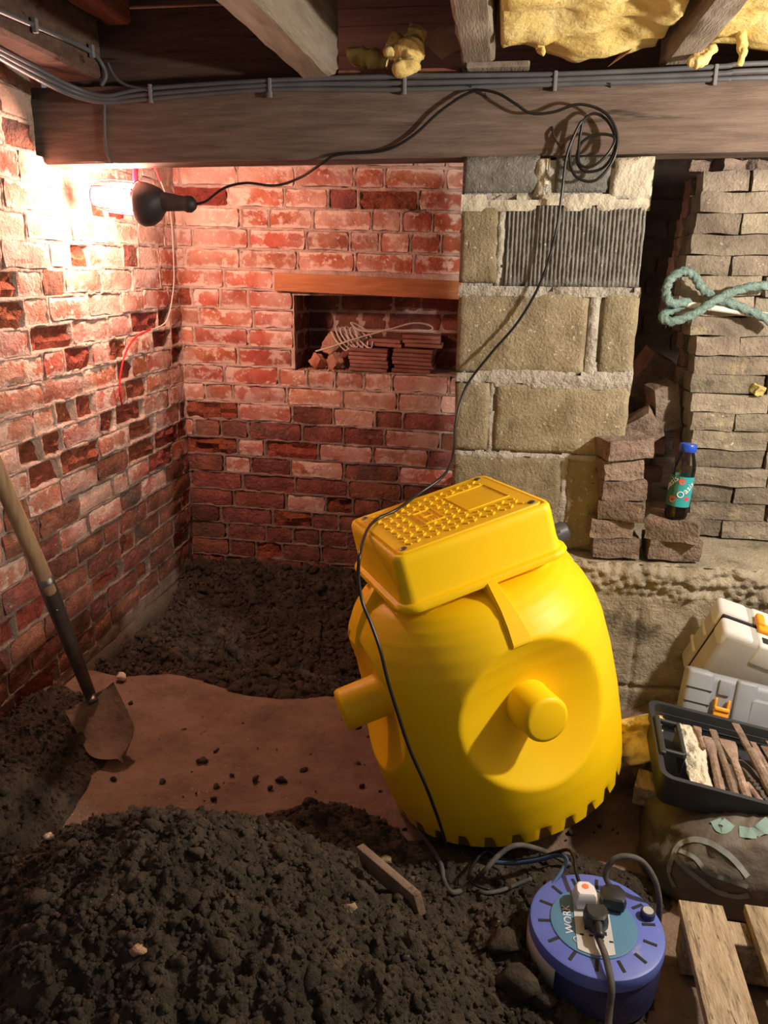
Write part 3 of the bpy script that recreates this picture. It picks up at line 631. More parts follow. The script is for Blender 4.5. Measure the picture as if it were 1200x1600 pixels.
# ------------------------------------------------------------------ block pier, ledge, void behind
YP = 2.2
pier = empty('block_pier', (0.12, YP, 0.73)); tag(pier, 'buff concrete block pier under the beam with one ribbed grey block', 'pier', None, 'structure')
def pier_part(name, mb, mat, label=None, sm=False, auto=None):
    o = mb.build(name, mat, None, sm, auto=auto); o.parent = pier; o.matrix_parent_inverse = Matrix.Translation((-0.12, -YP, -0.73))
    if label: o['label'] = label
    return o
XL, XR, DP = -0.118, 0.356, 0.22
pier_part('core', MB().box(((XL+XR)/2, YP+DP/2+0.008, 1.255), (XR-XL-0.012, DP, 1.05)), 'cement')
def block(x0, x1, z0, z1, mat, seed, label=None, ribs=0):
    rg = np.random.default_rng(seed)
    nx = max(4, int((x1-x0)/0.012)); nz = max(4, int((z1-z0)/0.012))
    if ribs: nx = ribs*4
    xs = np.linspace(x0, x1, nx+1); zs = np.linspace(z0, z1, nz+1); X, Z = np.meshgrid(xs, zs, indexing='ij')
    e = np.minimum(np.minimum(X-x0, x1-X), np.minimum(Z-z0, z1-Z))
    Yy = YP-0.004+0.006*(1-smooth(0, 0.006, e))+0.0035*fbm(X*40, Z*40, 3, seed)+(rg.normal(0, 0.0012, X.shape) if not ribs else 0)
    if ribs:
        ph = (X-x0)/(x1-x0)*ribs; Yy = Yy+0.0055*(0.5+0.5*np.cos(2*PI*ph))*smooth(0, 0.02, Z-z0)+rg.normal(0, 0.0006, X.shape)
    jx = 0.003*fbm(Z*30, X*0+seed, 2, seed); Xo = X+jx*(1-smooth(0, 0.02, np.minimum(X-x0, x1-X)))
    V = np.stack([Xo, Yy, Z], -1).reshape(-1, 3); mb = MB(); fs_ = []
    for i in range(nx):
        for j in range(nz):
            k = i*(nz+1)+j; fs_.append((k, k+nz+1, k+nz+2, k+1))
    mb.add(V, fs_)
    rim = [i*(nz+1) for i in range(nx)]+[nx*(nz+1)+j for j in range(nz)]+[i*(nz+1)+nz for i in range(nx, 0, -1)]+[j for j in range(nz, 0, -1)]
    B = V[rim].copy(); B[:, 1] = YP+DP*0.97; m = len(rim); k0 = len(V)
    fs2 = [(rim[(q+1) % m], rim[q], k0+q, k0+(q+1) % m) for q in range(m)]
    mb.v[-1] = np.vstack([V, B]); mb.n = len(V)+m; mb.f.extend(fs2)
    return pier_part('block', mb, mat, label, True)
j = 0.006
def pz(y): return at(850, y, YP)[2]
zr = [1.79, 1.690, 1.466, 1.230, 1.012, 0.735]
block(XL, at(842, 280, YP)[0], zr[1]+0.012, zr[0], 'block_grey', 1, 'dark grey block topmost left in the pier')
block(at(868, 280, YP)[0], XR-0.10, zr[1]+0.012, zr[0]-0.004, 'block_grey', 2)
block(XL, at(778, 400, YP)[0], zr[2]+0.012, zr[1]-0.010, 'block_buff', 3)
block(at(789, 400, YP)[0], XR-0.003, zr[2]+0.004, zr[1]-0.004, 'block_grey', 4, 'dark grey block with vertical ribs', ribs=33)
block(XL, at(916, 520, YP)[0], zr[3]+0.010, zr[2]-0.010, 'block_buff', 5)
block(at(937, 520, YP)[0], XR, zr[3]+0.010, zr[2]-0.010, 'block_buff', 6)
block(XL, at(764, 650, YP)[0], zr[4]+0.008, zr[3]-0.014, 'block_buff', 7)
block(at(772, 650, YP)[0], XR, zr[4]+0.008, zr[3]-0.014, 'block_buff', 8)
block(XL, 0.19, zr[5], zr[4]-0.008, 'block_buff', 9)
block(0.205, XR-0.03, zr[5], zr[4]-0.008, 'block_buff', 10)
# cement smears and joints, proud of the blocks
def smear(x0, x1, z0, z1, mat, seed, t=0.008, edge=0.012):
    nx = max(6, int((x1-x0)/0.006)); nz = max(5, int((z1-z0)/0.006))
    X, Z = np.meshgrid(np.linspace(x0-edge, x1+edge, nx), np.linspace(z0-edge, z1+edge, nz), indexing='ij')
    e = np.minimum(np.minimum(X-x0, x1-X), np.minimum(Z-z0, z1-Z))+edge*1.5*fbm(X*24, Z*24, 4, seed)+edge*0.15
    Y_ = YP+0.006-(0.006+t)*smooth(-0.004, 0.010, e)+0.004*fbm(X*50, Z*50, 3, seed+1)
    mb = MB(); V = np.stack([np.clip(X, XL-0.001, XR+0.002), Y_, np.minimum(Z, 1.784)], -1).reshape(-1, 3); ok = (e > -0.004)
    f_ = [(i*nz+k, (i+1)*nz+k, (i+1)*nz+k+1, i*nz+k+1) for i in range(nx-1) for k in range(nz-1) if ok[i, k] and ok[i+1, k+1]]
    mb.add(V, f_); pier_part('mortar_joint', mb, mat, None, True)
def bz(y): return at(850, y, YP)[2]
def bx(x): return at(x, 450, YP)[0]
smear(XL-0.03, XR+0.03, bz(330), bz(304), 'cement_cream', 51, 0.011, 0.014)
smear(at(836, 270, YP)[0], at(858, 270, YP)[0], bz(312), zr[0]-0.006, 'cement_cream', 52, 0.011, 0.014)
smear(at(958, 270, YP)[0], XR+0.03, bz(314), zr[0]-0.004, 'cement_cream', 53, 0.012, 0.014)
smear(XL-0.03, XR+0.03, bz(464), bz(447), 'cement', 54, 0.006)
smear(at(774, 400, YP)[0], at(787, 400, YP)[0], bz(455), bz(325), 'cement', 55, 0.004, 0.008)
smear(at(917, 520, YP)[0], at(935, 520, YP)[0], bz(590), bz(455), 'cement', 56, 0.005, 0.008)
smear(XL-0.03, XR+0.03, bz(605), bz(579), 'cement', 57, 0.008, 0.014)
smear(at(762, 650, YP)[0], at(772, 650, YP)[0], bz(712), bz(592), 'cement', 58, 0.002, 0.008)
smear(XL-0.03, XR+0.03, bz(719), bz(709), 'cement', 59, 0.004, 0.008)
smear(0.188, 0.208, bz(835), bz(715), 'cement', 60, 0.003, 0.008)

YL, ZL = 2.105, 0.735
def ledge():
    w_ = empty('wall_ledge', (0.6, YL, 0)); tag(w_, 'low rough concrete block wall under the bricks on the right', None, None, 'structure')
    nx, nz = 300, 130
    X, Z = np.meshgrid(np.linspace(-0.13, 1.56, nx), np.linspace(0.0, ZL, nz), indexing='ij')
    cr = smooth(0.625, 0.66, Z+0.02*fbm(X*6, Z*6, 2, 61))
    Yy = YL+0.006*fbm(X*30, Z*30, 4, 62)-cr*(0.022*worley(X*38, Z*48, 63)+0.02*fbm(X*20, Z*20, 3, 64)-0.006)+0.02*smooth(ZL-0.02, ZL, Z)
    for zj in (0.36,):
        Yy = Yy+0.010*np.exp(-((Z-zj-0.012*fbm(X*7, Z*0, 2, 66))/0.006)**2)
    for xj in (0.42, 0.86):
        Yy = Yy+0.008*np.exp(-((X-xj-0.01*fbm(Z*9, X*0, 2, 67))/0.006)**2)*(Z < 0.60)
    o = grid_mesh('wall_face', np.stack([X, Yy, Z], -1).reshape(-1, 3), nx, nz, 'concrete', w_)
    o.matrix_parent_inverse = Matrix.Translation((-0.6, -YL, 0))
    nx, ny = 110, 60
    X, Y_ = np.meshgrid(np.linspace(-0.13, 1.56, nx), np.linspace(YL+0.012, YB+0.5, ny), indexing='ij')
    Zt = ZL-0.004+0.004*fbm(X*25, Y_*25, 3, 68)
    o = grid_mesh('ledge_top', np.stack([X, Y_, Zt], -1).reshape(-1, 3), nx, ny, 'concrete', w_); o.matrix_parent_inverse = Matrix.Translation((-0.6, -YL, 0))
    m = MB().add([(-0.13, YL+0.01, 0), (-0.13, YB+0.3, 0), (-0.13, YB+0.3, ZL), (-0.13, YL+0.01, ZL)], [(0, 1, 2, 3)])
    o = m.build('wall_end', 'concrete', w_); o.matrix_parent_inverse = Matrix.Translation((-0.6, -YL, 0))
ledge()
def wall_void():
    w_ = MB().add([(0.02, YB+0.42, 0.5), (1.4, YB+0.42, 0.5), (1.4, YB+0.42, 2.2), (0.02, YB+0.42, 2.2)], [(0, 1, 2, 3)]).build('wall_void', 'shaded_void')
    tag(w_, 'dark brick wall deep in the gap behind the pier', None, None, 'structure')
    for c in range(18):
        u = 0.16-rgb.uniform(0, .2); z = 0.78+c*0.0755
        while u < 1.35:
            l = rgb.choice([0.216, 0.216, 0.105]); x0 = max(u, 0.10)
            if u+l-x0 > 0.04: link('brick', brick_mesh(u+l-x0, 0, 'shaded_void'), w_, ((x0+u+l)/2, YB+0.408, z), (0, 0, 0))
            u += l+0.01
wall_void()

def wall_right():
    ny, nz = 120, 80
    Y_, Z = np.meshgrid(np.linspace(-0.6, YB+0.6, ny), np.linspace(0, 2.2, nz), indexing='ij')
    o = grid_mesh('wall_right', np.stack([1.56+0.01*fbm(Y_*8, Z*12, 3, 150), Y_, Z], -1).reshape(-1, 3), ny, nz, 'concrete')
    tag(o, 'rough wall closing the cellar on the right', None, None, 'structure')
wall_right()

# ------------------------------------------------------------------ ceiling: boards, joists, beam
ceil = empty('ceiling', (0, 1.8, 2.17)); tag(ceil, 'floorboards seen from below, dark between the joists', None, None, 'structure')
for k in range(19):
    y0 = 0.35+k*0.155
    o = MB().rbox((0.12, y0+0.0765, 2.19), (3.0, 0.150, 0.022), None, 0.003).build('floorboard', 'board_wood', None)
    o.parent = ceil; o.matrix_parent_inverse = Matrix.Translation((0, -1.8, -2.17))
ZJ = 1.978
def joist(x0, x1, y0, y1, z0, z1, label, mat='joist_wood', skew=0.0, seed=0):
    nseg = 30; rg = np.random.default_rng(seed); rings = []
    for i in range(nseg+1):
        t = i/nseg; y = y0+(y1-y0)*t; c = 0.008
        wv = rg.normal(0, 0.0012, 8); dx = skew*(1-t)
        sq = [(x0+c, z0), (x1-c, z0), (x1, z0+c), (x1, z1), (x0, z1), (x0, z0+c)]
        rings.append([(a+dx+wv[q], y, b+wv[(q+3) % 8]) for q, (a, b) in enumerate(sq)])
    o = MB().ring_loft(rings).build('floor_joist', mat, None, auto=35)
    return tag(o, label, 'joist')
def jx(px_, py_): return at(px_, py_, YP)[0]
joist(-1.20, jx(163, 128), 0.4, YP-0.01, 1.985, 2.175, 'brown timber joist running along the top of the left brick wall', 'dark_wood', 0, 1)
joist(jx(165, 40), jx(205, 48), 0.4, 2.20, 2.115, 2.177, 'small reddish batten joist next to the left wall joist', 'red_wood', 0, 2)
joist(jx(472, 115), jx(522, 112), 0.4, YP+0.05, ZJ, 2.175, 'heavy pale joist with a pitted lower edge, left of the dark gap', 'joist_wood', -0.05, 3)
joist(jx(722, 97), jx(772, 95), 0.4, YP+0.05, ZJ+0.02, 2.175, 'grey timber joist between the dark gap and the yellow insulation', 'joist_wood', 0.0, 4)
joist(jx(1036, 100), jx(1086, 95), 0.4, YP+0.05, ZJ+0.012, 2.175, 'timber joist between the two yellow insulation batts', 'joist_wood', 0.0, 5)
tag(MB().rbox(((jx(60, 90)+jx(470, 90))/2, YP+0.07, 2.075), (jx(470, 90)-jx(60, 90), 0.03, 0.185), None, 0.003).build('header_board', 'dark_wood'),
    'dark brown board standing on the beam between the two left joists', 'board')
tag(MB().rbox(((jx(525, 90)+jx(720, 90))/2, YP+0.05, 1.992), (jx(720, 90)-jx(525, 90), 0.06, 0.022), (0.1, 0, 0), 0.003).build('packing_board', 'red_wood'),
    'thin reddish board lying on the beam in the dark gap between joists', 'board')
tag(MB().rbox(((jx(730, 90)+jx(828, 90))/2, YP-0.01, 1.992), (jx(828, 98)-jx(730, 98), 0.05, 0.014), None, 0.003).build('packing_strip', 'joist_wood'),
    'short grey packing strip on the beam under the middle joist end', 'board')
def beam():
    n = 60; rg = np.random.default_rng(9); rings = []
    zb0, zt0 = 1.782, 1.974
    for i in range(n+1):
        x = -1.375+(1.58+1.375)*i/n; zb = zb0+0.006*(x+1.25); q = rg.normal(0, 0.0009, 6)
        rings.append([(x, YP+0.006+q[0], zb), (x, YP+0.11, zb), (x, YP+0.11, zt0), (x, YP+0.004+q[1], zt0+q[2]), (x, YP+q[3], zt0-0.008), (x, YP+q[4], (zb+zt0)/2), (x, YP+q[5], zb+0.006)])
    o = MB().ring_loft(rings).build('timber_beam', 'beam_wood', None, auto=40)
    tag(o, 'long weathered timber beam crossing from the left wall over the block pier', 'beam')
    nl = MB()
    for (px_, py_, l) in ((738, 141, 0.02), (954, 137, 0.02), (760, 152, 0.014)):
        p = at(px_, py_, YP); nl.tube([p+np.array([0, 0.004, 0]), p+np.array([-0.004, -l, 0.006])], 0.0018, 6)
    nl.build('nail', 'nail', o)
    p = at(862, 212, YP); q = at(875, 240, YP)
    MB().tube(spline([p+[0, 0, .02], p+[0.004, -0.012, 0.0], q+[0, -0.02, 0.01], q+[0.006, -0.03, 0.018]], 6), 0.003, 6).build('hook', 'nail', o)
beam()

# insulation
def wool(name, x0, x1, y0, y1, zb, label, seed, sag=0.05):
    nx, ny = 80, 90
    X, Y_ = np.meshgrid(np.linspace(x0, x1, nx), np.linspace(y0, y1, ny), indexing='ij')
    e = np.minimum(np.minimum(X-x0, x1-X)/0.022, np.minimum(Y_-y0, y1-Y_)/0.05); e = smooth(0, 1, e)
    Z = 2.16-(2.16-zb)*e**0.6-sag*e*fbm(X*6, Y_*7, 3, seed)-0.006*fbm(X*18, Y_*60, 3, seed+3)
    o = grid_mesh(name, np.stack([X, Y_, np.minimum(Z, 2.172)], -1).reshape(-1, 3), nx, ny, 'insulation', None, None, True, True)
    tag(o, label, 'insulation'); return o
def tuft(pts, r, parent, name='tuft', mat='insulation', seed=0):
    P = spline(pts, 18); n = len(P); rg = np.random.default_rng(seed)
    rr = r*(0.35+0.65*np.sin(np.linspace(0.55, PI-0.25, n)))*(1+0.45*fbm(np.linspace(0, 4, n), np.zeros(n)+seed, 3, seed))
    mb = MB().tube(P, np.abs(rr), 22); V = mb.v[-1]; k = np.arange(len(V))//22; C_ = P[np.minimum(k, n-1)]; D_ = V-C_
    mb.v[-1] = C_+D_*(1+0.9*fbm(V[:, 0]*38+seed, V[:, 2]*38+V[:, 1]*21, 4, seed))[:, None]
    o = mb.build(name, mat, parent, True); return o
b1 = wool('insulation_batt', jx(772, 90), jx(1034, 90), 0.7, YP+0.03, 2.015, 'yellow glass wool batt sagging between the two right joists', 71, 0.05)
tuft([at(845, 60, 2.05), at(846, 78, 2.05), at(843, 84, 2.05)], 0.014, b1, seed=1)
b2 = wool('insulation_batt', jx(1088, 90), jx(1330, 90), 0.7, YP+0.03, 2.020, 'yellow glass wool batt at the corner right of the last joist', 76, 0.04)
tuft([at(1158, 45, 2.1), at(1160, 75, 2.1), at(1155, 103, 2.1)], 0.013, b2, seed=2)
tuft([at(1120, 75, 2.12), at(1095, 90, 2.12), at(1075, 99, 2.12)], 0.016, b2, seed=3)
t0 = tuft([at(655, 45, 2.2), at(640, 75, 2.19), at(632, 100, 2.18), at(632, 116, 2.17)], 0.032, None, 'insulation_tuft', seed=4)
tag(t0, 'torn tuft of yellow wool hanging over the beam in the dark gap', 'insulation')
tuft([at(622, 55, 2.2), at(615, 80, 2.19), at(618, 92, 2.19)], 0.018, t0, 'strand', seed=6)
t1 = tuft([at(545, 80, 2.27), at(580, 92, 2.26), at(605, 97, 2.26)], 0.026, None, 'insulation_tuft', seed=5)
tag(t1, 'dim lump of yellow wool lying low in the dark gap beside the pale joist', 'insulation')
pp = MB().hexa(at(655, 60, 2.2), at(690, 40, 2.22)-at(655, 60, 2.2), at(690, 92, 2.2)-at(655, 60, 2.2), (0, 0.003, 0.0))
tag(pp.build('paper_scrap', 'paper'), 'torn brown paper facing beside the wool tuft in the dark gap', 'paper')
pp = MB().hexa(at(980, 84, 2.15), at(1028, 36, 2.17)-at(980, 84, 2.15), at(950, 104, 2.17)-at(980, 84, 2.15), (0, 0.003, 0.0))
tag(pp.build('paper_scrap', 'paper'), 'pointed brown paper scrap hanging under the middle insulation batt', 'paper')

# ------------------------------------------------------------------ cables
def cable(name, ctrl, r, mat, label, cat='cable', per=10, n=8, group=None):
    o = MB().tube(spline(ctrl, per), r, n).build(name, mat, None, True); return tag(o, label, cat, group)
def beam_cables():
    g = empty('wiring_run', tuple(at(700, 125, YP-0.01))); tag(g, 'grey cables clipped side by side along the top edge of the beam', 'cable')
    inv = Matrix.Translation(-Vector(g.location))
    rows = [(0.0, 0.006), (0.013, 0.0065), (0.026, 0.006)]
    for k, (dz, r) in enumerate(rows):
        pts = []
        for x in (230, 420, 632, 868, 1118, 1215):
            p = at(x, {230: 141, 420: 128, 632: 124, 868: 118, 1118: 108, 1215: 104}[x], YP-0.009); p[2] -= dz-0.006; pts.append(p+[0, 0, 0.003*math.sin(x*0.7+k)])
        lead = [at(-30, 62+k*6, 1.75), at(45, 100+k*8, 1.98), at(110, 134+k*7, 2.12), at(165, 150+k*5, YP-0.03)]
        pts.append(np.array([1.56, pts[-1][1], pts[-1][2]+0.004]))
        o = MB().tube(spline(lead+pts, 8), r, 8).build('cable', 'grey_cable', g, True); o.matrix_parent_inverse = inv
    for (x, y) in ((234, 142), (421, 133), (632, 128), (868, 122), (1119, 112)):
        p = at(x, y, YP-0.016); o = MB().rbox(p+np.array([0, 0.004, -0.006]), (0.009, 0.012, 0.046), None, 0.002).build('clip', 'clip_grey', g); o.matrix_parent_inverse = inv
beam_cables()
jr = jx(163, 128)+0.007
def jl(px_, py_): return atx(px_, py_, jr)
cable('joist_cable', [jl(-40, 0), jl(30, 30), jl(95, 58), jl(140, 80), jl(157, 97), atx(165, 118, jr+0.006), at(158, 134, YP-0.02)], 0.006, 'grey_cable', 'dark grey cable clipped along the side of the left wall joist')
for (a, b, t) in ((52, 40, 'first'), (141, 80, 'second')):
    p = jl(a, b); o = tag(MB().rbox(p+np.array([0.004, 0, 0]), (0.012, 0.012, 0.03), None, 0.002).build('cable_clip', 'clip_grey'), 'small grey clip holding the joist cable, '+('nearer the photo edge' if t == 'first' else 'near the beam'), 'clip')
cable('branch_cable', [at(168, 98, 2.19), at(178, 118, 2.19), at(195, 132, 2.19), at(222, 139, YP-0.012), at(236, 142, YP-0.012)], 0.004, 'grey_cable', 'thin grey cable looping from the joist down to the wiring run')
cable('drop_cable', [at(163, 150, YP-0.008), at(163, 180, YP-0.008), at(164, 215, YP-0.008), at(167, 238, YP-0.008), at(176, 256, YP-0.004)], 0.0045, 'grey_cable', 'short grey cable dropping down the beam face above the lamp')
# lamp lead: from the handle over a nail, coiled, then down over the yellow tank
YH = 2.315
lead = [at(306, 319, YH), at(322, 314, YH), at(350, 294, YH), at(385, 286, YH), at(430, 290, 2.29), at(470, 277, 2.25), at(505, 254, 2.19), at(530, 241, YP-0.012), at(600, 235, YP-0.012), at(645, 212, YP-0.012),
        at(690, 172, YP-0.015), at(738, 143, YP-0.018), at(775, 145, YP-0.03), at(805, 162, YP-0.035), at(830, 177, YP-0.03), at(865, 175, YP-0.03), at(905, 163, YP-0.035), at(945, 176, YP-0.04),
        at(964, 210, YP-0.04), at(958, 250, YP-0.04), at(930, 282, YP-0.04), at(900, 276, YP-0.04), at(890, 245, YP-0.035), at(900, 205, YP-0.03), at(925, 178, YP-0.03), at(950, 190, YP-0.028), at(962, 225, YP-0.03),
        at(945, 260, YP-0.03), at(915, 268, YP-0.025), at(901, 250, YP-0.022), at(910, 222, YP-0.03), at(935, 210, YP-0.034), at(960, 215, YP-0.04), at(950, 240, YP-0.046), at(925, 260, YP-0.046), at(905, 255, YP-0.04),
        at(905, 222, YP-0.03), at(910, 190, YP-0.03), at(900, 205, YP-0.035), at(885, 245, YP-0.04), at(878, 300, YP-0.04), at(868, 365, YP-0.035), at(845, 440, YP-0.03), at(810, 502, YP-0.03), at(765, 555, YP-0.04),
        at(728, 605, YP-0.06), at(712, 660, YP-0.10), at(708, 710, YP-0.17), at(694, 742, 1.90)]
TANK_T = np.array([0.061, 1.722, 0.328]); TANK_R = Euler((-0.063, -0.247, 0.484), 'XYZ')
TM = np.array(TANK_R.to_matrix())
def tk(*v): return TANK_T+TM @ np.array(v, float)
lead_end = [at(660, 772, 1.80)]
def on_plane(px_, py_, h):                           # pixel direction met with the tank's plane at local height h
    n = TM[:, 2]; d = ray(px_, py_); t = np.dot(TANK_T+n*h-CAM, n)/np.dot(d, n); return CAM+t*d
HL = 0.684
lead2 = [on_plane(655, 771, HL+0.006), on_plane(620, 796, HL+0.006), on_plane(588, 812, HL+0.006), on_plane(573, 830, HL+0.007)]
d_ = lead2[-1]
def below(px_, py_, Y): return at(px_, py_, Y)
lead3 = [at(563, 862, 1.475), at(560, 900, 1.455), at(566, 940, 1.44), at(580, 975, 1.42), at(594, 1015, 1.40), at(605, 1060, 1.39), at(620, 1110, 1.385), at(640, 1170, 1.39), at(664, 1225, 1.40), at(682, 1272, 1.41), at(692, 1302, 1.42), at(697, 1322, 1.42)]
cable('lamp_lead', lead+lead2+lead3, 0.0036, 'black_cable', 'black lamp lead looping over the beam, coiled, then hanging over the yellow tank', per=8)

# thin wires at the corner
XI = -1.258
o = cable('thin_wire', [at(240, 256, 2.40), at(252, 285, 2.6), at(266, 330, 2.88), at(271, 400, 2.97), at(271, 450, 2.97), atx(262, 497, XI+.01), atx(248, 511, XI), atx(235, 515, XI)], 0.0024, 'grey_wire', 'thin wire from the beam down the brick corner, grey then red', 'wire')
MB().tube(spline([atx(235, 515, XI), atx(212, 527, XI), atx(197, 550, XI), atx(189, 580, XI-.002), atx(187, 610, XI-.004), atx(191, 634, XI-.012)], 8), 0.0032, 8).build('red_sleeve', 'red_wire', o, True)
MB().tube(spline([at(240, 256, 2.40), at(248, 275, 2.52), at(254, 292, 2.68)], 6), 0.003, 8).build('red_sleeve', 'red_wire', o, True)

# ------------------------------------------------------------------ inspection lamp
def lamp():
    A = at(305, 320, YH); B = at(150, 305, YH)
    ax = (B-A); ax /= np.linalg.norm(ax)
    Lr = np.linalg.norm(B-A)
    g = empty('inspection_lamp', tuple(A)); tag(g, 'caged inspection lamp with dark rubber handle hanging under the beam, switched on', 'lamp')
    z = Vector(ax); R = z.to_track_quat('Z', 'Y').to_matrix(); Rm = np.eye(4); Rm[:3, :3] = np.array(R)
    g.rotation_euler = R.to_euler()
    # local z runs from the cord end to the cage end
    MB().lathe([(0.006, -0.004), (0.014, 0.0), (0.0225, 0.010), (0.0235, 0.024), (0.021, 0.030), (0.0205, 0.036), (0.024, 0.07), (0.028, 0.105), (0.030, 0.12)], 24).build('handle', 'rubber', g, auto=40)
    # hood: a domed shroud, wider below than above
    a = np.arange(32)*2*PI/32; rings = []
    dn = np.array(R).T @ np.array([0, 0, -1.0]); da = math.atan2(dn[1], dn[0])
    for (zz_, r, o_) in ((0.088, 0.016, 0), (0.096, 0.030, 0.004), (0.110, 0.046, 0.009), (0.13, 0.057, 0.013), (0.15, 0.061, 0.013), (0.164, 0.059, 0.010), (0.171, 0.053, 0.006), (0.165, 0.042, 0.003)):
        rings.append(np.stack([r*np.cos(a)+o_*math.cos(da), r*np.sin(a)+o_*math.sin(da), np.full(32, zz_)], 1))
    MB().ring_loft(rings).build('hood', 'rubber', g, auto=40)
    rc = 0.047; ze = Lr+0.004
    bb = MB(); pr = [(0.002, 0.166), (0.022, 0.168), (0.034, 0.178), (0.039, 0.195), (0.040, 0.214), (0.036, 0.232), (0.022, ze-0.012), (0.002, ze-0.009)]
    bb.lathe(pr, 24).build('bulb', 'bulb_glow', g, True)
    MB().lathe([(0.043, 0.164), (0.044, 0.22), (0.040, ze-0.012), (0.028, ze-0.005), (0.004, ze-0.004)], 28, None, False, True).build('glass_cover', 'clear_glass', g, True)
    for zr_ in (0.174, ze-0.003):
        r = rc+0.002 if zr_ < ze-0.01 else 0.032
        t = np.linspace(0, 2*PI, 33); MB().tube(np.stack([r*np.cos(t), r*np.sin(t), np.full(33, zr_)], 1), 0.0022, 6, False).build('cage_ring', 'lamp_red', g, True)
    MB().lathe([(0.020, ze-0.001), (0.027, ze-0.001), (0.027, ze+0.003), (0.020, ze+0.004)], 24).build('end_cap', 'lamp_red', g, auto=40)
    for k in range(5):
        t = k*2*PI/5+0.5; c, s = math.cos(t), math.sin(t)
        MB().tube(spline([(rc*c, rc*s, 0.166), ((rc+.002)*c, (rc+.002)*s, 0.22), (0.046*c, 0.046*s, ze-0.02), (0.032*c, 0.032*s, ze-0.003)], 5), 0.0018, 6).build('cage_wire', 'lamp_red', g, True)
    up = np.array(R).T @ np.array([0, 0, 1.0]); ua = math.atan2(up[1], up[0]); cu, su = math.cos(ua), math.sin(ua)
    hk = MB(); hk.tube(spline([(0.046*cu, 0.046*su, 0.182), (0.06*cu, 0.06*su, 0.182), (0.080*cu, 0.080*su, 0.182), (0.091*cu, 0.091*su, 0.172), (0.094*cu, 0.094*su, 0.15), (0.092*cu, 0.092*su, 0.13)], 6), 0.008, 8).build('hook', 'lamp_red', g, True)
lamp()

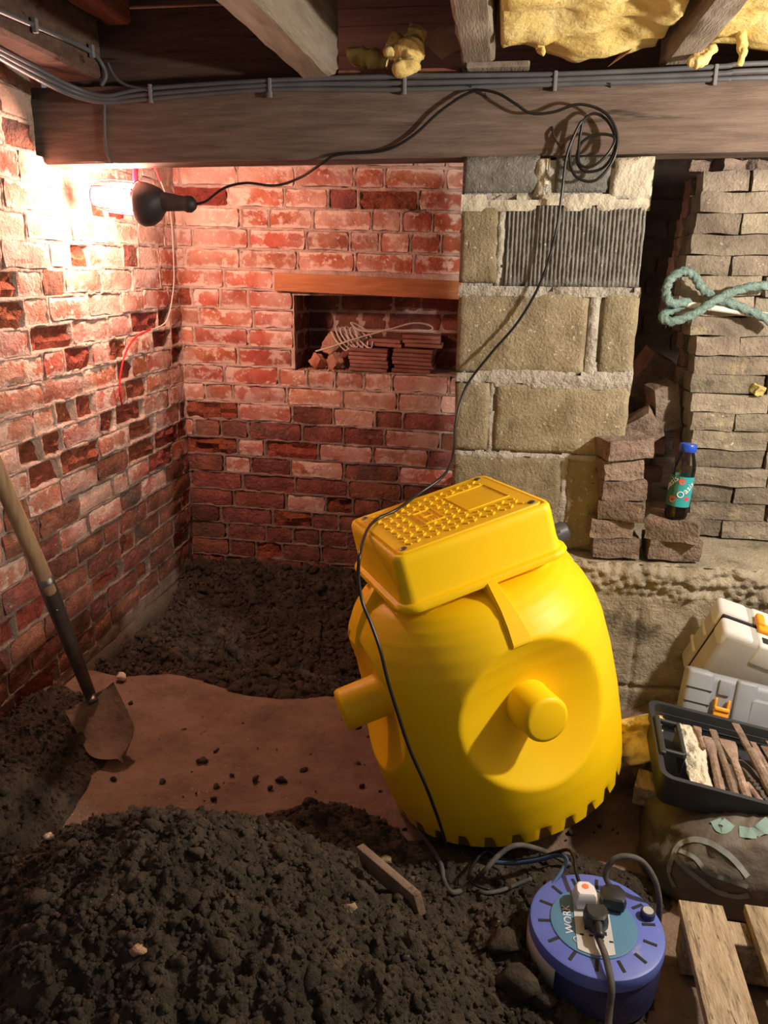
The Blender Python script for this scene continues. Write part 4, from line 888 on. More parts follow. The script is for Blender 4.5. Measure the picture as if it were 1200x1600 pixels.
# ------------------------------------------------------------------ yellow tank
def tank():
    g = empty('sump_tank', tuple(TANK_T), TANK_R); tag(g, 'large bright yellow plastic sump tank leaning against the pier', 'tank')
    NT = 30*8; hs = [0.0, 0.027, 0.031, 0.048]+list(np.linspace(0.06, 0.47, 76))+list(np.linspace(0.475, 0.548, 24))
    hp = [0, 0.03, 0.10, 0.20, 0.30, 0.38, 0.425, 0.46, 0.49, 0.512, 0.530, 0.541, 0.548]
    rp = [0.288, 0.293, 0.302, 0.308, 0.308, 0.303, 0.294, 0.281, 0.264, 0.246, 0.224, 0.200, 0.165]
    th = np.arange(NT)*2*PI/NT
    # stubs: front at -y, left at -x
    fz, lz = 0.302, 0.311
    bowls = [(-PI/2, fz-0.005, 0.165, 0.072), (PI, lz, 0.165, 0.068)]
    rings = []
    for h in hs:
        r = np.interp(h, hp, rp); R_ = np.full(NT, r)
        for (a0, hz, rad, dep) in bowls:
            da = (th-a0+PI) % (2*PI)-PI; d = np.sqrt((da*0.29)**2+(h-hz)**2)
            R_ = R_-dep*np.clip(1-(d/rad)**2, 0, 1)*(1-np.exp(-0)*0)*np.minimum(1, 1.0)
        hh = np.full(NT, h)
        if h < 0.029:
            k = np.arange(NT) % 8; gap = (k >= 5)
            if h == 0.0: hh = np.where(gap, 0.0295, 0.0)
            elif h == 0.027: hh = np.where(gap, 0.030, 0.027)
        rings.append(np.stack([R_*np.cos(th), R_*np.sin(th), hh], 1))
    MB().ring_loft(rings, True, True).build('body', 'yellow_plastic', g, auto=50)
    # turret: rounded rectangle rising from the shoulder
    def rr(L_, W_, rad, z, n=8):
        pts = []
        for (sx, sy, a0) in ((1, 1, 0), (-1, 1, PI/2), (-1, -1, PI), (1, -1, 1.5*PI)):
            for q in range(n+1):
                t = a0+q*PI/2/n; pts.append((sx*(L_/2-rad)+rad*math.cos(t), sy*(W_/2-rad)+rad*math.sin(t), z))
        return np.array(pts)
    L_, W_ = 0.368, 0.338
    MB().ring_loft([rr(L_-.03, W_-.03, 0.05, 0.50), rr(L_-.02, W_-.02, 0.05, 0.560), rr(L_+.036, W_+.036, 0.05, 0.562), rr(L_+.040, W_+.040, 0.05, 0.568), rr(L_+.034, W_+.034, 0.048, 0.576), rr(L_+.014, W_+.014, 0.034, 0.579),
                    rr(L_+.004, W_+.004, 0.028, 0.60), rr(L_, W_, 0.024, 0.66), rr(L_-.002, W_-.002, 0.024, 0.674), rr(L_-.010, W_-.010, 0.022, 0.681), rr(L_-.022, W_-.022, 0.018, 0.682),
                    rr(L_-.028, W_-.028, 0.016, 0.679)]).build('turret', 'yellow_plastic', g, auto=50)
    lid = MB().ring_loft([rr(L_-.034, W_-.034, 0.014, 0.676), rr(L_-.034, W_-.034, 0.014, 0.681), rr(L_-.038, W_-.038, 0.013, 0.6835)]).build('lid', 'yellow_lid', g, auto=40)
    tr = MB(); nx, ny = 13, 12
    for i in range(nx):
        for j_ in range(ny):
            x = -0.132+i*0.022; y = -0.120+j_*0.0218
            if x > 0.03 and y > -0.055 and y < 0.085: continue
            if -0.072 < x < -0.008 and -0.05 < y < 0.05: continue
            if abs(x) > 0.135 and abs(y) > 0.11: continue
            ang = PI/4 if (i+j_) % 2 else -PI/4
            tr.rbox((x, y, 0.6845), (0.0155, 0.0055, 0.005), (0, 0, ang), 0.002)
    o = tr.build('tread_bars', 'yellow_lid', lid); o['kind'] = 'stuff'
    pl = MB(); x0, x1, y0, y1 = 0.037, 0.140, -0.052, 0.080
    for (c, s_) in (((x0+x1)/2, (x1-x0)),):
        pl.rbox((c, y0, .6845), (s_, .003, .003), None, .001).rbox((c, y1, .6845), (s_, .003, .003), None, .001)
        pl.rbox((x0, (y0+y1)/2, .6845), (.003, y1-y0, .003), None, .001).rbox((x1, (y0+y1)/2, .6845), (.003, y1-y0, .003), None, .001)
    pl.build('plain_panel_edge', 'yellow_lid', lid)
    em = MB()                                         # raised maker's emblem: upright bars in a plaque
    for (cx, cy, sx, sy) in ((-0.062, 0, .003, .084), (-0.016, 0, .003, .084), (-.039, -.042, .046, .003), (-.039, .042, .046, .003), (-.050, -.020, .003, .030), (-.028, -.020, .003, .030), (-.043, -.026, .003, .018), (-.035, -.026, .003, .018), (-.050, .016, .003, .036), (-.028, .016, .003, .036), (-.039, .0, .022, .003)):
        em.rbox((cx, cy, .685), (sx, sy, .004), None, .001)
    em.build('raised_emblem', 'yellow_lid', lid)
    for (sx, sy) in ((-1, -1), (-1, 1), (1, -1), (1, 1)):
        MB().lathe([(0.008, .6825), (0.008, .6855), (0.0055, .687)], 14).build('screw', 'steel', lid, loc=(sx*(L_/2-.034), sy*(W_/2-.034), 0), auto=40)
    # gussets under the turret
    for rot in (-PI/2, PI, 0, PI/2):
        ext = W_/2 if abs(abs(rot)-PI/2) < .1 else L_/2
        k_ = 1.0 if rot in (-PI/2, PI/2) else 0.86
        rows = [(0.0, 0.576, 0.010, -0.03, 0.560), (0.014, 0.574, 0.011, -0.03, 0.55), (0.070*k_, 0.530, 0.016, 0.0, 0.49), (0.098*k_, 0.498, 0.020, 0.02, 0.46), (0.117*k_, 0.462, 0.024, 0.06, 0.44)]
        V = []
        for (o_, z_, w2, oi_, zi_) in rows: V += [(ext+oi_, -w2*1.3, zi_), (ext+o_, -w2, z_), (ext+o_, w2, z_), (ext+oi_, w2*1.3, zi_)]
        V = np.array(V) @ np.array(Matrix.Rotation(rot, 3, 'Z')).T
        bm = bmesh.new(); vv = [bm.verts.new(p) for p in V]
        for q in range(4):
            for e_ in range(4):
                a, b = q*4+e_, q*4+(e_+1) % 4; bm.faces.new([vv[a], vv[b], vv[b+4], vv[a+4]])
        bm.faces.new(vv[3::-1]); bm.faces.new(vv[16:])
        bmesh.ops.recalc_face_normals(bm, faces=bm.faces[:]); bmesh.ops.bevel(bm, geom=bm.edges[:], offset=0.003, segments=2, affect='EDGES')
        MB().bm(bm).build('gusset', 'yellow_plastic', g, auto=50)
    # pipe stubs
    def stub(dirv, root, length, r=0.055):
        d = Vector(dirv); q = d.to_track_quat('Z', 'Y').to_matrix().to_4x4(); q.translation = Vector(root)
        MB().lathe([(r+.016, -0.02), (r+.014, 0.006), (r+.009, 0.014), (r+.002, 0.020), (r, 0.03), (r-.001, length-.008), (r-.004, length-.002), (r-.012, length)], 40, np.array(q)).build('pipe_stub', 'yellow_plastic', g, auto=50)
    stub((0, -1, 0), (0, -0.215, fz), 0.110, 0.051)
    stub((-1, 0, 0), (-0.232, 0, lz), 0.122, 0.050)
    # black hose spigot at the right shoulder
    sp = empty('spigot', (0.24, 0.10, 0.487)); sp.parent = g; sp.rotation_euler = (0, PI/2-0.02, 0)
    MB().lathe([(0.016, -0.03), (0.016, 0.030), (0.0225, 0.032), (0.0225, 0.050), (0.020, 0.052), (0.0255, 0.054), (0.0255, 0.096), (0.022, 0.100), (0.015, 0.1005)], 24).build('hose_tail', 'pipe_grey', sp, auto=40)
    MB().lathe([(0.0275, 0.056), (0.0275, 0.074)], 6).build('nut', 'pipe_grey', sp)
tank()

# ------------------------------------------------------------------ loose bricks on the ledge
def loose_brick(c, size, rot, mat, label, seed, group=None, name='brick', rnd_=0.2, amp=0.05, cat='brick'):
    o = link(name, lump_mesh(name, size, mat, seed, 5, amp, rnd_*0.7), None, c, rot); tag(o, label, cat, group); return o
YS = 2.38
def right_stack():
    H = 0.0545; rg = np.random.default_rng(21); ordn = ['bottom', 'second', 'third', 'fourth', 'fifth', 'sixth', 'seventh', 'eighth', 'ninth', 'tenth', 'eleventh', 'twelfth', 'thirteenth', 'fourteenth', 'fifteenth', 'sixteenth', 'seventeenth', 'eighteenth', 'nineteenth']
    n = 19; lib = {}
    for c in range(n):
        z = ZL+0.003+H*(c+0.5)
        xl = 0.605-0.0065*c if c <= 11 else 0.500+(0.006*(c-12))-0.012
        if c in (9, 10): xl += 0.012
        ls = []
        pat = c % 4
        first = {0: 0.085 if c == 0 else 0.205, 1: 0.215, 2: 0.118, 3: 0.215}[pat] if c != 16 else 0.118
        seq = [first]+[[0.215, 0.16, 0.215], [0.118, 0.215, 0.2], [0.150, 0.215, 0.2], [0.16, 0.215, 0.2]][pat]
        u = xl; k = 0
        for l in seq:
            if u > 0.90: break
            key = (round(l*1000), int(rg.integers(3)))
            if key not in lib: lib[key] = lump_mesh('brick', (l, 0.105, H*0.965), 'old_brick', len(lib)+60, 4, 0.055, 0.13)
            o = link('brick', lib[key], None, (u+l/2, YS+0.0525+rg.normal(0, 0.004), z), (0, rg.normal(0, 0.006), rg.normal(0, 0.018)))
            k += 1
            col_ = 'left end' if k == 1 else ('second along' if k == 2 else ('third along' if k == 3 else 'far end'))
            tag(o, 'old grey brick in the tall dry stack, %s course from the ledge, %s' % (ordn[c] if c else 'lowest', col_), 'brick', 'reclaimed bricks in the tall dry stack')
            u += l+rg.uniform(0.003, 0.009)
        # second skin of bricks behind, their ends show in the gap
        for kk in range(3):
            if True:
                o = link('brick', lib[list(lib)[0]] if len(lib) else None, None, (xl+0.055+0.004*(c % 2), YS+0.0525+0.118*(1+kk)*1.0+0.05, z), (0, 0, PI/2)) if kk == 0 else None
                if o: tag(o, 'dim brick end behind the tall dry stack, %s course from the ledge' % (ordn[c] if c else 'lowest'), 'brick', 'brick ends behind the tall dry stack')
right_stack()
for k, (px_, py_, s_) in enumerate(((1092, 256, (0.05, .05, .03)), (1142, 254, (0.08, .06, .035)), (1180, 252, (0.06, .05, .03)))):
    loose_brick((at(px_, py_, YS+0.06)[0], YS+0.065, ZL+0.003+0.0545*19+0.016), s_, (0.1, 0.05, 0.4*k), 'brown_brick', ['small', 'flat', 'last'][k]+' brick fragment on top of the tall dry stack, %s of three' % ['leftmost', 'middle', 'rightmost'][k], 140+k, None, 'brick_fragment', 0.3, 0.1, 'rubble')
loose_brick(at(1183, 609, YS-0.0), (0.03, 0.03, 0.026), (0.3, 0.2, 0.5), 'yellow_stone', 'yellow stone chip wedged between courses of the tall brick stack', 33, None, 'stone', 0.4, 0.1, 'stone')
# short stack, one on another, leaning
hB = 0.056
SS = [(960, 853, 0.0, 0.128, 0.03, 'lowest'), (953, 815, 0.0, 0.118, 0.08, 'second from the ledge'), (972, 785, 0.0, 0.125, -0.14, 'third from the ledge'), (972, 752, 0, 0.120, 0.05, 'fourth from the ledge'), (968, 719, 0, 0.112, 0.24, 'fifth from the ledge'), (976, 684, 0, 0.128, 0.30, 'topmost')]
for k, (px_, py_, _, l, rz, wd) in enumerate(SS):
    x = at(px_, py_, 2.17)[0]; z = ZL+0.004+hB*(k+0.5)
    rot = (0, -0.03*(k >= 3)-0.05*(k == 5), rz)
    loose_brick((x, 2.185+0.008*math.sin(k*2.1), z+0.004*(k == 5)), (l, 0.105, hB*0.97), rot, 'brown_brick', 'brown worn brick in the short stack by the pier, %s' % wd, 80+k, 'bricks in the short stack by the pier')
loose_brick((at(1052, 852, 2.16)[0], 2.19, ZL+0.004+0.029), (0.142, 0.105, 0.057), (0, 0, 0.02), 'brown_brick', 'brown brick lying on the ledge under the bottle brick', 95, 'bricks under the drink bottle')
loose_brick((at(1056, 818, 2.16)[0], 2.18, ZL+0.004+0.089), (0.140, 0.11, 0.060), (0, 0, -0.30), 'brown_brick', 'worn orange topped brick carrying the drink bottle', 96, 'bricks under the drink bottle')
loose_brick(at(1018, 840, 2.24)+np.array([0, 0, 0.0]), (0.035, 0.05, 0.02), (0, 0, 0.4), 'brown_brick', 'small broken brick flake on the ledge between the two short stacks', 97, None, 'brick_flake', 0.3, 0.1)
# dim blocks lying in the gap
for (px_, py_, Y, s_, r_, lb, sd) in ((1014, 588, 2.66, (0.11, 0.09, 0.15), (0.2, 0.5, 0.3), 'dim block tilted in the dark gap, the upper one', 101), (1036, 634, 2.50, (0.075, 0.08, 0.14), (0.1, -0.25, 0.2), 'dim upright brick in the dark gap against the tall stack', 102), (1003, 668, 2.47, (0.09, 0.08, 0.10), (0.3, 0.9, 0.1), 'dim brick lying lowest in the dark gap behind the short stack', 103)):
    loose_brick(at(px_, py_, Y), s_, r_, 'brown_brick', lb, sd, None, 'brick', 0.15, 0.04)
for k in range(5):
    loose_brick((0.46+0.03*(k % 2), 2.84+0.02*(k % 3), ZL+0.03+0.055*k), (0.21, 0.105, 0.053), (0, 0, 0.2*(k % 3)-.2), 'brown_brick', 'dim brick piled in the dark gap behind the short stack, %s' % ['lowest', 'second up', 'third up', 'fourth up', 'top'][k], 110+k, 'dim bricks piled in the dark gap')

# ------------------------------------------------------------------ drink bottle
def bottle():
    base = np.array([at(1056, 806, 2.155)[0], 2.165, ZL+0.123]); g = empty('drink_bottle', tuple(base), (0, 0.075, 0.35)); tag(g, 'clear juice bottle with blue cap and green label standing on a brick', 'bottle')
    R_ = 0.0305
    prof = [(0.020, 0.0), (0.028, 0.003), (R_, 0.012), (R_, 0.135), (0.0305, 0.142), (0.028, 0.158), (0.022, 0.176), (0.0185, 0.186), (0.0185, 0.198)]
    MB().lathe(prof, 36, None, True, False).build('body', 'clear_pet', g, True)
    MB().lathe([(0.018, 0.002), (R_-.0015, 0.012), (R_-.0015, 0.036), (0.001, 0.0365)], 32).build('juice', 'juice', g, True)
    MB().lathe([(0.021, 0.188), (0.0225, 0.190), (0.0225, 0.206), (0.021, 0.2085), (0.004, 0.209)], 32).build('cap', 'cap_blue', g, auto=40)
    F_ = 1.5*PI-0.50; a0, a1 = F_-0.28, F_+2.8                 # green front panel; the rest is darker
    def band(a0, a1, z0, z1, r, mat, nm):
        t = np.linspace(a0, a1, 40); mb = MB()
        mb.ring_loft([np.stack([r*np.cos(t), r*np.sin(t), np.full(40, z)], 1) for z in (z0, z1)], False, False, False)
        return mb.build(nm, mat, g, True)
    band(a0, a1, 0.038, 0.122, R_+.0004, 'label_green', 'label'); band(a1, a0+2*PI, 0.038, 0.122, R_+.0004, 'label_dark_green', 'label')
    def wrap(me, ca, cz, tilt, mat, nm, r=R_+.0007):
        c, s = math.cos(tilt), math.sin(tilt)
        for v in me.vertices:
            x, y, q = v.co; x, y = x*c-y*s, x*s+y*c; t = ca+x/R_; rr = r+q; v.co = (rr*math.cos(t), rr*math.sin(t), cz+y)
        me.materials.clear(); me.materials.append(MATS[mat]); return link(nm, me, g)
    wrap(text_mesh('Oasis', 0.027), F_+0.42, 0.086, 0.85, 'navy_print', 'lettering', R_+.0006); wrap(text_mesh('Oasis', 0.0255), F_+0.42, 0.086, 0.85, 'print_white', 'lettering', R_+.0012)
    wrap(text_mesh('Oasis', 0.027), F_-1.12, 0.098, 0.85, 'navy_print', 'lettering', R_+.0006); wrap(text_mesh('Oasis', 0.0255), F_-1.12, 0.098, 0.85, 'print_white', 'lettering', R_+.0012)
    def disc(ca, cz, r, mat, nm='fruit_print'):
        bm = bmesh.new(); bmesh.ops.create_circle(bm, cap_ends=True, segments=20, radius=r); mb = MB().bm(bm); me = mb.mesh(nm, mat)
        wrap(me, ca, cz, 0, mat, nm, R_+.001)
    disc(F_-0.05, 0.109, 0.0085, 'fruit_red'); disc(F_-0.62, 0.058, 0.0095, 'fruit_red'); disc(F_+0.62, 0.062, 0.0065, 'fruit_pink')
bottle()

# ------------------------------------------------------------------ teal rope and white stick
rp_ = [at(1215, 508, 2.33), at(1185, 492, 2.33), at(1150, 477, 2.335), at(1115, 464, 2.335), at(1095, 448, 2.33), at(1085, 432, 2.325), at(1068, 424, 2.32), at(1048, 436, 2.315), at(1041, 458, 2.31), at(1050, 474, 2.305),
       at(1075, 472, 2.35), at(1060, 480, 2.35), at(1042, 488, 2.32), at(1036, 497, 2.30), at(1052, 502, 2.295), at(1085, 490, 2.30), at(1110, 474, 2.305), at(1140, 458, 2.31), at(1175, 448, 2.315), at(1215, 447, 2.32)]
def rope():
    P = spline(rp_, 14); n = len(P); mb = MB(); mb.tube(P, 0.0115, 12); V = mb.v[-1]
    k = np.arange(len(V)); ring = k//12; a = (k % 12)*2*PI/12; c = P[ring]
    tw = 1+0.16*np.cos(3*(a-ring*0.28)); mb.v[-1] = c+(V-c)*tw[:, None]
    o = mb.build('rope', 'rope_teal', None, True); tag(o, 'faded teal fuzzy rope looped over the tall brick stack', 'rope')
    fz = MB(); rg = np.random.default_rng(4)
    for q in range(1500):
        i = int(rg.integers(1, n-1)); d = rg.normal(0, 1, 3); d /= np.linalg.norm(d); p = P[i]+d*0.011; t = np.cross(d, rg.normal(0, 1, 3)); t /= np.linalg.norm(t)
        fz.add([p, p+t*0.0012, p+d*rg.uniform(.003, .008)+rg.normal(0, .003, 3)], [(0, 1, 2)])
    f = fz.build('fuzz', 'rope_teal', o); f['kind'] = 'stuff'
rope()
a_, b_ = at(1062, 474, 2.345), at(1205, 494, 2.34)
tag(MB().tube([a_, a_+(b_-a_)*0.5, b_], 0.0085, 12).build('white_stick', 'stick_white', None, auto=50), 'white plastic stick lying through the rope loops', 'stick')

# ------------------------------------------------------------------ niche contents
def niche_things():
    zf = NI[2]+0.001
    def pile(x0, n, y, w_, label, seed, z0=zf, rot=0.0, skip=0):
        rg = np.random.default_rng(seed)
        for k in range(n):
            th_ = 0.0155; l = w_
            mb = MB(); prof = []
            bm = bmesh.new(); bmesh.ops.create_cube(bm, size=1)
            for v in bm.verts: v.co = Vector((v.co.x*l, v.co.y*0.15, v.co.z*th_*0.92))
            bmesh.ops.bevel(bm, geom=bm.edges[:], offset=0.002, segments=1, affect='EDGES'); mb.bm(bm)
            mb.box((0, -0.0755, -0.002), (l*0.99, 0.003, 0.004))
            o = mb.build('clay_tile', 'tile', None, False, (x0+rg.normal(0, .004), y+rg.normal(0, .004), z0+th_*(k+0.5)), (0, 0.035+rg.normal(0, .006), rot+rg.normal(0, .02)))
            tag(o, label % ['lowest', 'second up', 'third up', 'fourth up', 'fifth up', 'sixth up'][k], 'tile', 'clay tiles stacked in the niche')
    xa = at(577, 560, YB+.05)[0]; xb = at(645, 560, YB+.05)[0]; xc = at(656, 530, YB+.12)[0]; xd = at(600, 535, YB+.12)[0]
    pile(xa, 6, YB+0.092, 0.155, 'brown clay tile in the front left pile of the niche, %s', 1)
    pile(xb, 6, YB+0.094, 0.158, 'brown clay tile in the front right pile of the niche, %s', 2)
    pile(xb+0.03, 3, YB+0.135, 0.150, 'brown clay tile on top of the right pile behind, %s', 3, zf+0.0155*6+.004, 0.05)
    pile(xa+0.055, 2, YB+0.135, 0.165, 'brown clay tile on top of the left pile behind, %s', 4, zf+0.0155*6+.004, -0.08)
    def rub(px_, py_, Y, s_, mat, lb, sd):
        loose_brick(at(px_, py_, Y), s_, (sd*.7, sd*.3, sd*1.1), mat, lb, 200+sd, None, 'brick_rubble', 0.25, 0.12, 'rubble')
    rub(497, 565, YB+.05, (0.05, .045, .045), 'rubble_brick', 'orange broken brick at the left end of the niche floor', 1)
    rub(523, 566, YB+.055, (0.075, .05, .040), 'rubble_sand', 'sandy rubble piece between the broken brick and the tiles', 2)
    rub(522, 540, YB+.10, (0.085, .06, .07), 'rubble_sand', 'large rubble lump under the white flex in the niche', 3)
    P = np.stack([RNG.uniform(-0.80, -0.60, 160), RNG.uniform(YB+.01, YB+.12, 160), np.full(160, zf+.002)], 1)
    o = clods(P, 0.002+0.006*RNG.random(160)**2, 'sandy_crumbs', 'rubble_sand', None); tag(o, 'sandy orange crumbs on the left of the niche floor', 'rubble', None, 'stuff')
    Y1 = YB+0.06; fl = []
    for k in range(6):                                   # flattened coil
        x = 517+k*7.5
        fl += [at(x, 518-(k % 2)*4, Y1), at(x+8, 532, Y1-.01), at(x+24, 548-(k % 3)*2, Y1-.02), at(x+27, 530, Y1+.01), at(x+12, 512, Y1+.02)]
    fl += [at(548, 504, Y1), at(560, 515, Y1), at(580, 518, Y1), at(620, 516, Y1+.03), at(660, 518, Y1+.04), at(676, 514, Y1+.04), at(668, 507, Y1+.05), at(645, 505, Y1+.05), at(618, 512, Y1+.03), at(585, 521, Y1), at(550, 531, Y1-.03), at(515, 543, Y1-.04), at(493, 549, Y1-.045)]
    cable('white_flex', fl, 0.0034, 'white_cable', 'tangled coil of white flex lying on the tiles in the niche', 'cable', 7)
niche_things()

# ------------------------------------------------------------------ spade
def spade():
    tip = atz(193, 1192, 0.262); c = at(135, 1085, tip[1]-0.0)
    hB_ = at(70, 905, 1.60); top = at(-25, 690, 1.50)
    sock = at(138, 1082, 1.78)
    g = empty('spade', tuple(tip)); tag(g, 'muddy spade with wooden shaft stuck in the soil by the left wall', 'spade')
    inv = Matrix.Translation(-Vector(g.location))
    def add(name, mb, mat, sm=True, auto=None, par=g):
        o = mb.build(name, mat, None, sm, auto=auto); o.parent = g; o.matrix_parent_inverse = inv; return o
    Psh = spline([top, hB_*0.5+top*0.5, hB_, hB_+(sock-hB_)*0.12], 8)
    add('shaft', MB().tube(Psh, 0.0185, 16), 'handle_wood')
    Pst = spline([hB_+(hB_-sock)*0.02, hB_+(sock-hB_)*0.5+[0.002, 0, 0], sock+[0.0, 0, 0.01], sock+(tip-sock)*0.16], 8)
    rr = np.interp(np.linspace(0, 1, len(Pst)), [0, 0.1, 0.6, 1], [0.0195, 0.0205, 0.0165, 0.0145])
    add('socket', MB().tube(Pst, rr, 16), 'steel')
    rv = MB(); 
    for t in (0.22,): 
        p = hB_+(sock-hB_)*t; bm = bmesh.new(); bmesh.ops.create_uvsphere(bm, u_segments=10, v_segments=6, radius=0.0045); rv.bm(bm, p+np.array([0.012, -0.016, 0]))
    add('rivet', rv, 'steel')
    # blade
    ax = tip-sock; Lb = np.linalg.norm(ax); ax = ax/Lb; side = np.cross(ax, np.array([0.45, -0.85, 0.25])); side /= np.linalg.norm(side); nrm = np.cross(side, ax)
    nu, nv = 13, 17; V = []
    for i in range(nu):
        s_ = (i/(nu-1)-0.5)*2
        for j_ in range(nv):
            t = j_/(nv-1); wid = 0.072*(1-0.10*t)*(1-(max(0, t-0.66)/0.34)**2.2*0.92)
            V.append(sock+ax*(0.02+t*(Lb-0.02)-0.012*s_*s_*(t > 0))+side*s_*wid+nrm*(0.014*s_*s_-0.010*math.sin(PI*t)))
    V = np.array(V); T = 0.0016; mb = MB(); Fs = []
    for i in range(nu-1):
        for j_ in range(nv-1):
            k = i*nv+j_; Fs.append((k, k+nv, k+nv+1, k+1)); n0 = nu*nv; Fs.append((n0+k+1, n0+k+nv+1, n0+k+nv, n0+k))
    rim = [i*nv for i in range(nu)]+[(nu-1)*nv+q for q in range(1, nv)]+[i*nv+nv-1 for i in range(nu-2, -1, -1)]+[q for q in range(nv-2, 0, -1)]
    m = len(rim); Fs += [(rim[(q+1) % m], rim[q], rim[q]+nu*nv, rim[(q+1) % m]+nu*nv) for q in range(m)]
    mb.add(np.vstack([V-nrm*T, V+nrm*T]), Fs); add('blade', mb, 'muddy_steel', True, 50)
    p0 = sock+ax*0.02
    tr = MB()
    for sgn in (-1, 1): tr.tube([p0+side*sgn*0.016, p0+side*sgn*0.070], 0.0055, 8)
    add('tread', tr, 'muddy_steel')
spade()

# ------------------------------------------------------------------ metal offcut in the soil
a_ = hit(556, 1360, 0.055); b_ = hit(646, 1424, 0.035)
d = b_-a_; dn = np.array([0.35, -0.55, -0.72]); dn /= np.linalg.norm(dn)
tag(MB().hexa(a_, d, np.array([0.012, -0.006, -0.042]), np.array([0.012, 0.010, 0.002]), 0.002).build('metal_offcut', 'muddy_steel', None, auto=40), 'muddy flat bar end sticking out of the soil heap', 'metal bar')

# ------------------------------------------------------------------ cable reel
def reel():
    c = atz(930, 1441, 0.372); g = empty('cable_reel', (c[0], c[1], 0.262), (0.02, 0.02, 0.0)); tag(g, 'round blue extension cable reel with three plugs in it', 'cable reel')
    R_ = 0.1205; ht = 0.112
    MB().lathe([(R_*0.90, 0.0), (R_*0.97, 0.004), (R_*0.985, 0.03), (R_*0.985, 0.07), (R_*0.96, 0.080), (R_*0.90, 0.082)], 56).build('drum', 'reel_dark_blue', g, auto=40)
    MB().lathe([(R_*0.90, 0.080), (R_*0.99, 0.084), (R_, 0.090), (R_, 0.104), (R_*0.985, 0.110), (R_*0.95, ht), (R_*0.3, ht)], 64).build('cover', 'reel_blue', g, auto=40)
    # pale bracket on the left side
    t = np.linspace(PI*0.93, PI*1.28, 14); rr = R_*1.012
    MB().ring_loft([np.stack([rr*np.cos(t)*k, rr*np.sin(t)*k, np.full(14, z)], 1) for (k, z) in ((0.97, 0.045), (1.0, 0.045), (1.0, 0.086), (0.97, 0.088))], False, False, False).build('side_bracket', 'grey_plastic', g, True)
    # face plate: teal disc with a white socket panel
    rd = 0.074
    MB().lathe([(rd+.003, ht-.001), (rd+.003, ht+.002), (rd, ht+.003)], 48).build('face_plate', 'label_teal', g, auto=40, loc=(-0.006, -0.003, 0))
    y_ = ht+.0032
    # white band: disc clipped between two chords
    x0, x1 = -0.034, 0.030; top = [(x, math.sqrt(rd*rd-x*x)*0.985) for x in np.linspace(x0, x1, 12)]; bot = [(x, -y) for x, y in reversed(top)]
    ring = [(x-.006, y-.003) for x, y in top+bot]
    MB().ring_loft([np.array([(x, y, ht+.002) for x, y in ring]), np.array([(x, y, ht+.0045) for x, y in ring])]).build('socket_panel', 'socket_white', g)
    zt = ht+.0047
    sk = MB()
    for (sx, sy) in ((0.012, -0.038), (0.012, 0.026), (-0.022, -0.03)):
        sk.box((sx, sy+0.010, zt), (0.004, 0.008, 0.0008)).box((sx-0.008, sy-0.006, zt), (0.007, 0.0035, 0.0008)).box((sx+0.008, sy-0.006, zt), (0.007, 0.0035, 0.0008))
    sk.build('socket_holes', 'dark_seam', g)
    for k in range(14):
        a = k*2*PI/14+0.12
        if 1.75 < (a % (2*PI)) < 1.9: continue
        ri, ro = (0.082, 0.106); m = (ri+ro)/2
        MB().rbox((m*math.cos(a), m*math.sin(a), ht+.0002), (ro-ri, 0.0062, 0.0016), (0, 0, a), 0.0006).build('vent_slot', 'dark_seam', g)
    # reset button
    MB().lathe([(0.013, ht), (0.013, ht+.012), (0.011, ht+.014)], 20).build('reset_button', 'reel_dark_blue', g, loc=(0.094, 0.030, 0), auto=40)
    MB().lathe([(0.0095, ht+.014), (0.0095, ht+.0147)], 18).build('button_cap', 'grey_plastic', g, loc=(0.094, 0.030, 0))
    def txt(s, size, x, y, rz, mat='print_white'):
        me = text_mesh(s, size, 0.0003); me.materials.append(MATS[mat]); link('lettering', me, g, (x, y, ht+.0034), (0, 0, rz))
    txt('WORK', 0.021, -0.0515, -0.004, PI/2+0.05)
    ic = MB().box((-0.0555, 0.022, ht+.0034), (.012, .0016, .0005)).box((-0.0555, 0.010, ht+.0034), (.012, .0016, .0005)).box((-0.0615, 0.016, ht+.0034), (.0016, .012, .0005)).box((-0.0495, 0.016, ht+.0034), (.0016, .012, .0005)).box((-0.0555, 0.016, ht+.0034), (.006, .005, .0005))
    ic.build('symbol', 'dark_seam', g)
    t = np.linspace(0, 2*PI, 21); MB().tube(np.stack([-0.040+.0055*np.cos(t), -0.0475+.0055*np.sin(t), np.full(21, ht+.0038)], 1), 0.0007, 5, False).build('symbol', 'print_white', g)
    # three plugs standing in the sockets: things of their own
    def world(x, y, z):
        return np.array(g.matrix_basis @ Vector((x, y, z)))
    def plug(x, y, rz, mat, label, nm='plug', s_=1.0, led=False, boot=None, h=0.030):
        p = world(x, y, zt+.001); o = empty(nm, tuple(p), (0.02, 0.02, rz)); tag(o, label, 'plug')
        sh = [(-.020, -.022), (.020, -.022), (.025, -.010), (.023, .012), (.012, .025), (-.012, .025), (-.023, .012), (-.025, -.010)]
        def rg_(k, z): return np.array([(a*k*s_, b*k*s_, z) for a, b in sh])
        bm = bmesh.new(); rs = [rg_(0.86, 0), rg_(0.98, .004), rg_(1.0, h*0.55), rg_(0.90, h*0.9), rg_(0.74, h)]
        bm.free(); MB().ring_loft(rs).build('body', mat, o, auto=35)
        if led: MB().lathe([(0.0062, h-.0005), (0.0062, h+.001), (.003, h+.0018)], 20).build('indicator', 'led_red', o, loc=(0, 0.004, 0), auto=40)
        return o
    plug(-0.020, 0.037, 0.10, 'plug_white', 'white plug with a red indicator in the blue reel', led=True, s_=0.86, h=0.034)
    plug(0.032, 0.045, -0.10, 'black_plastic', 'rounded black plug at the back of the reel beside the white plug', s_=0.98, h=0.026)
